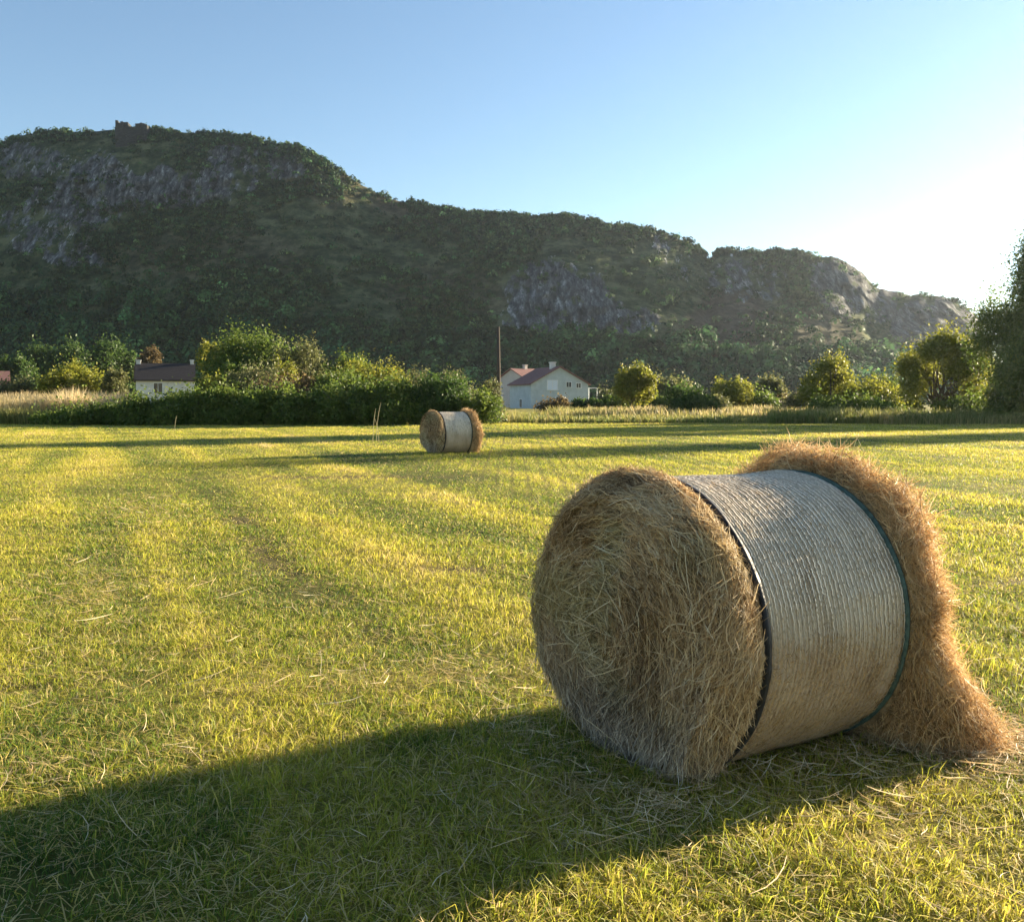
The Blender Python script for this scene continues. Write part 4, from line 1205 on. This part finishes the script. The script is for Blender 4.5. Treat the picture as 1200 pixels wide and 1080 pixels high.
def house(name, label, x, y, rz, W, D, eave, ridge, wall, roof, wins=(), chims=(), along=False, over=.35):
    """gable house; local front (gable) faces -Y unless along=True (the eaves side faces -Y). Origin: middle of the front wall, at the ground"""
    root = empty(name, (x, y, 0), rz)
    tag(root, label, 'house')
    mb = MB(); rf = MB()
    h = W / 2
    if not along:
        mb.poly([(-h, 0, -.3), (h, 0, -.3), (h, 0, eave), (0, 0, ridge), (-h, 0, eave), (-h, D, -.3), (h, D, -.3), (h, D, eave), (0, D, ridge), (-h, D, eave)],
                [(0, 1, 2, 3, 4), (9, 8, 7, 6, 5), (1, 6, 7, 2), (5, 0, 4, 9), (2, 7, 8, 3), (9, 4, 3, 8)])
        sl = (ridge - eave) / h
        for s in (-1, 1):
            e = s * (h + over); ze = eave - sl * over
            q = .16
            rf.poly([(e, -over, ze + .03), (0, -over, ridge + .03), (0, D + over, ridge + .03), (e, D + over, ze + .03),
                     (e, -over, ze + q + .03), (0, -over, ridge + q + .03), (0, D + over, ridge + q + .03), (e, D + over, ze + q + .03)],
                    [(0, 1, 2, 3), (7, 6, 5, 4), (0, 4, 5, 1), (2, 6, 7, 3), (3, 7, 4, 0)])
    else:
        d = D / 2
        mb.poly([(-h, 0, -.3), (-h, D, -.3), (-h, D, eave), (-h, d, ridge), (-h, 0, eave), (h, 0, -.3), (h, D, -.3), (h, D, eave), (h, d, ridge), (h, 0, eave)],
                [(0, 4, 3, 2, 1), (5, 6, 7, 8, 9), (0, 5, 9, 4), (6, 1, 2, 7), (4, 9, 8, 3), (7, 2, 3, 8)])
        sl = (ridge - eave) / d
        for s in (0, 1):
            ye = -over if s == 0 else D + over
            ze = eave - sl * over; q = .16
            rf.poly([(-h - .2, ye, ze + .03), (h + .2, ye, ze + .03), (h + .2, d, ridge + .03), (-h - .2, d, ridge + .03),
                     (-h - .2, ye, ze + q + .03), (h + .2, ye, ze + q + .03), (h + .2, d, ridge + q + .03), (-h - .2, d, ridge + q + .03)],
                    [(0, 1, 2, 3), (7, 6, 5, 4), (0, 4, 5, 1), (1, 5, 6, 2), (3, 7, 4, 0)])
    mb.build('wall', wall, root)
    ro = rf.build('roof', roof, root)
    for (cx_, cy_, cz, cw, ch, cm) in chims:
        c = MB()
        c.box(cx_ - cw / 2, cy_ - cw / 2, cz, cx_ + cw / 2, cy_ + cw / 2, cz + ch)
        c.box(cx_ - cw * .62, cy_ - cw * .62, cz + ch + .002, cx_ + cw * .62, cy_ + cw * .62, cz + ch + .14)
        c.build('chimney', cm, ro)
    for (face, p, z, ww, wh, glass) in wins:
        fr = MB(); gl = MB(); sl_ = MB(); t = .10
        def bx(m, a0, a1, z0, z1, d0, d1):
            if face == 'front': m.box(a0, -d1, z0, a1, -d0, z1)
            else: m.box(-h - d1, a0, z0, -h - d0, a1, z1)
        bx(fr, p - ww / 2 - t, p - ww / 2, z, z + wh, -.05, .05); bx(fr, p + ww / 2, p + ww / 2 + t, z, z + wh, -.05, .05)
        bx(fr, p - ww / 2 - t, p + ww / 2 + t, z + wh + .001, z + wh + t, -.05, .052)
        bx(fr, p - .03, p + .03, z + .001, z + wh - .001, .022, .045)
        f_ = fr.build('window', M_FRAME, root)
        bx(sl_, p - ww / 2 - t - .05, p + ww / 2 + t + .05, z - .1, z - .002, -.05, .13); sl_.build('sill', M_FRAME, f_)
        bx(gl, p - ww / 2 + .002, p + ww / 2 - .002, z + .002, z + wh - .002, -.04, .018); gl.build('pane', glass, f_)
    return root


# grey two-storey house in the middle: its gable to the right front, its red roof seen on the left
a_ = math.radians(18.5)
c1 = at(656, 480, 140.0)
hs = house('house', 'grey rendered house with a red roof and white windows behind the wooden pole', float(c1[0]), 140, a_, 9.3, 10, 3.75, 6.25, M_GREYWALL, M_TILE_RED,
           wins=[('front', -1.2, 2.9, 1.55, 1.35, M_BLIND), ('front', 1.45, 3.3, .78, .74, M_GLASS), ('front', 3.05, 3.2, .70, .66, M_GLASS), ('front', .05, .75, 1.3, 1.05, M_GLASS),
                 ('left', 4.6, .2, 1.0, 1.25, M_GLASS)],
           chims=[(-.35, 2.2, 5.7, .75, 1.3, M_WHITEWALL)])
pb = MB()
for px_ in (5.2, 6.6):
    pb.box(px_ - .07, .9, -.1, px_ + .07, 1.04, 3.1)
pb.box(4.66, .86, 3.102, 6.8, 1.10, 3.24)
pb.build('porch', M_FRAME, hs)
c2 = at(598, 480, 158.0)
house('house', 'pinkish house half hidden behind the bushes with only its reddish roof showing', float(c2[0]) + .2, 160, math.radians(-52), 9, 11, 4.6, 6.6, M_PINKWALL, M_TILE_RED,
      chims=[(0, 3, 6.3, .6, 1.0, M_PINKWALL)])
c3 = at(194.5, 470, 118.0)
house('house', 'low white cottage with a dark brown roof half hidden by the hedge', float(c3[0]), 118, math.radians(20), 7.0, 6.5, 3.95, 5.95, M_WHITEWALL, M_TILE_DARK,
      wins=[('front', -.9, 2.25, 1.0, 1.25, M_GLASS)], chims=[(-3.25, 3.25, 5.4, .55, 1.0, M_WHITEWALL), (3.3, 3.3, 5.6, .45, .9, M_WHITEWALL)], along=True)
c4 = at(-14, 470, 116.0)
house('house', 'small pale building peeping in at the left margin beyond the dry grass', float(c4[0]), 116, math.radians(28), 4.6, 5, 3.3, 4.9, M_WHITEWALL, M_TILE_RED, along=True)

# ------------------------------------------------------------------ pole and ruin
pp = at(584, 383, 98.0)
mb = MB()
mb.tube([(0, 0, -.2), (.02, 0, pp[2] * .5), (-.02, 0, pp[2])], [.24, .21, .16], 10)
pr = mb.build('utility_pole', M_WOODPOLE, None, True)
pr.location = (float(pp[0]), 98, 0)
tag(pr, 'tall bare wooden pole standing behind the end of the hedge', 'pole')


def hill_at(u, v):
    i = int(np.argmin(np.abs(HU[:, 0] - u)))
    j = int(np.argmin(np.abs(HV[i] - v)))
    return HP[i, j]


q = hill_at(153, 168)
k = q[1] / F
root = empty('ruined_tower', (float(q[0]), float(q[1]), float(q[2])), math.radians(8))
tag(root, 'ruined stone fortress tower with broken top on the hill crest', 'ruin')
rng = R(61)
wv = 17.5 * k


def rough_block(x0, y0, z0, x1, y1, z1, n=9, amp=.35, seed=0):
    g = []
    rr = R(seed)
    mb = MB()
    xs = np.linspace(x0, x1, n)
    top = z1 + rr.normal(0, amp, n)
    for i in range(n - 1):
        mb.box(xs[i] + .002, y0 + rr.normal(0, .08), z0, xs[i + 1], y1, top[i])
    return mb


zt = 18 * k
rough_block(-wv, -.5, -6, wv, 11, zt, 11, .25, 2).build('wall', M_STONE, root)
rough_block(-wv + .1, .2, zt - 1, -wv * .2, 8, zt + 2.9, 6, .25, 3).build('merlon', M_STONE, root)
rough_block(wv * .25, .2, zt - 1, wv - .1, 8, zt + 2.4, 6, .2, 4).build('merlon', M_STONE, root)
q2 = hill_at(88, 160)
rw_ = rough_block(-15, -.4, -4, 15.5, 1.2, 1.6, 26, .22, 5).build('ruined_wall', M_STONE)
rw_.location = (float(q2[0]), float(q2[1]) + 4, float(q2[2])); rw_.rotation_euler = (0, 0, math.radians(8))
tag(rw_, 'low ruined stone wall running along the hill crest left of the tower', 'ruin')

# ------------------------------------------------------------------ haze
HAZE = 0.00009
if HAZE > 0:
    mb = MB(); mb.box(-1600, -1600, -3, 1600, 1650, 175)
    m, nt, out = new_mat('haze_air')
    pv = N(nt, 'ShaderNodeVolumePrincipled')
    pv.inputs['Color'].default_value = (.78, .87, 1, 1)
    pv.inputs['Density'].default_value = HAZE
    pv.inputs['Anisotropy'].default_value = .7
    nt.links.new(pv.outputs[0], out.inputs['Volume'])
    hz = mb.build('haze', m)
    hz['kind'] = 'stuff'
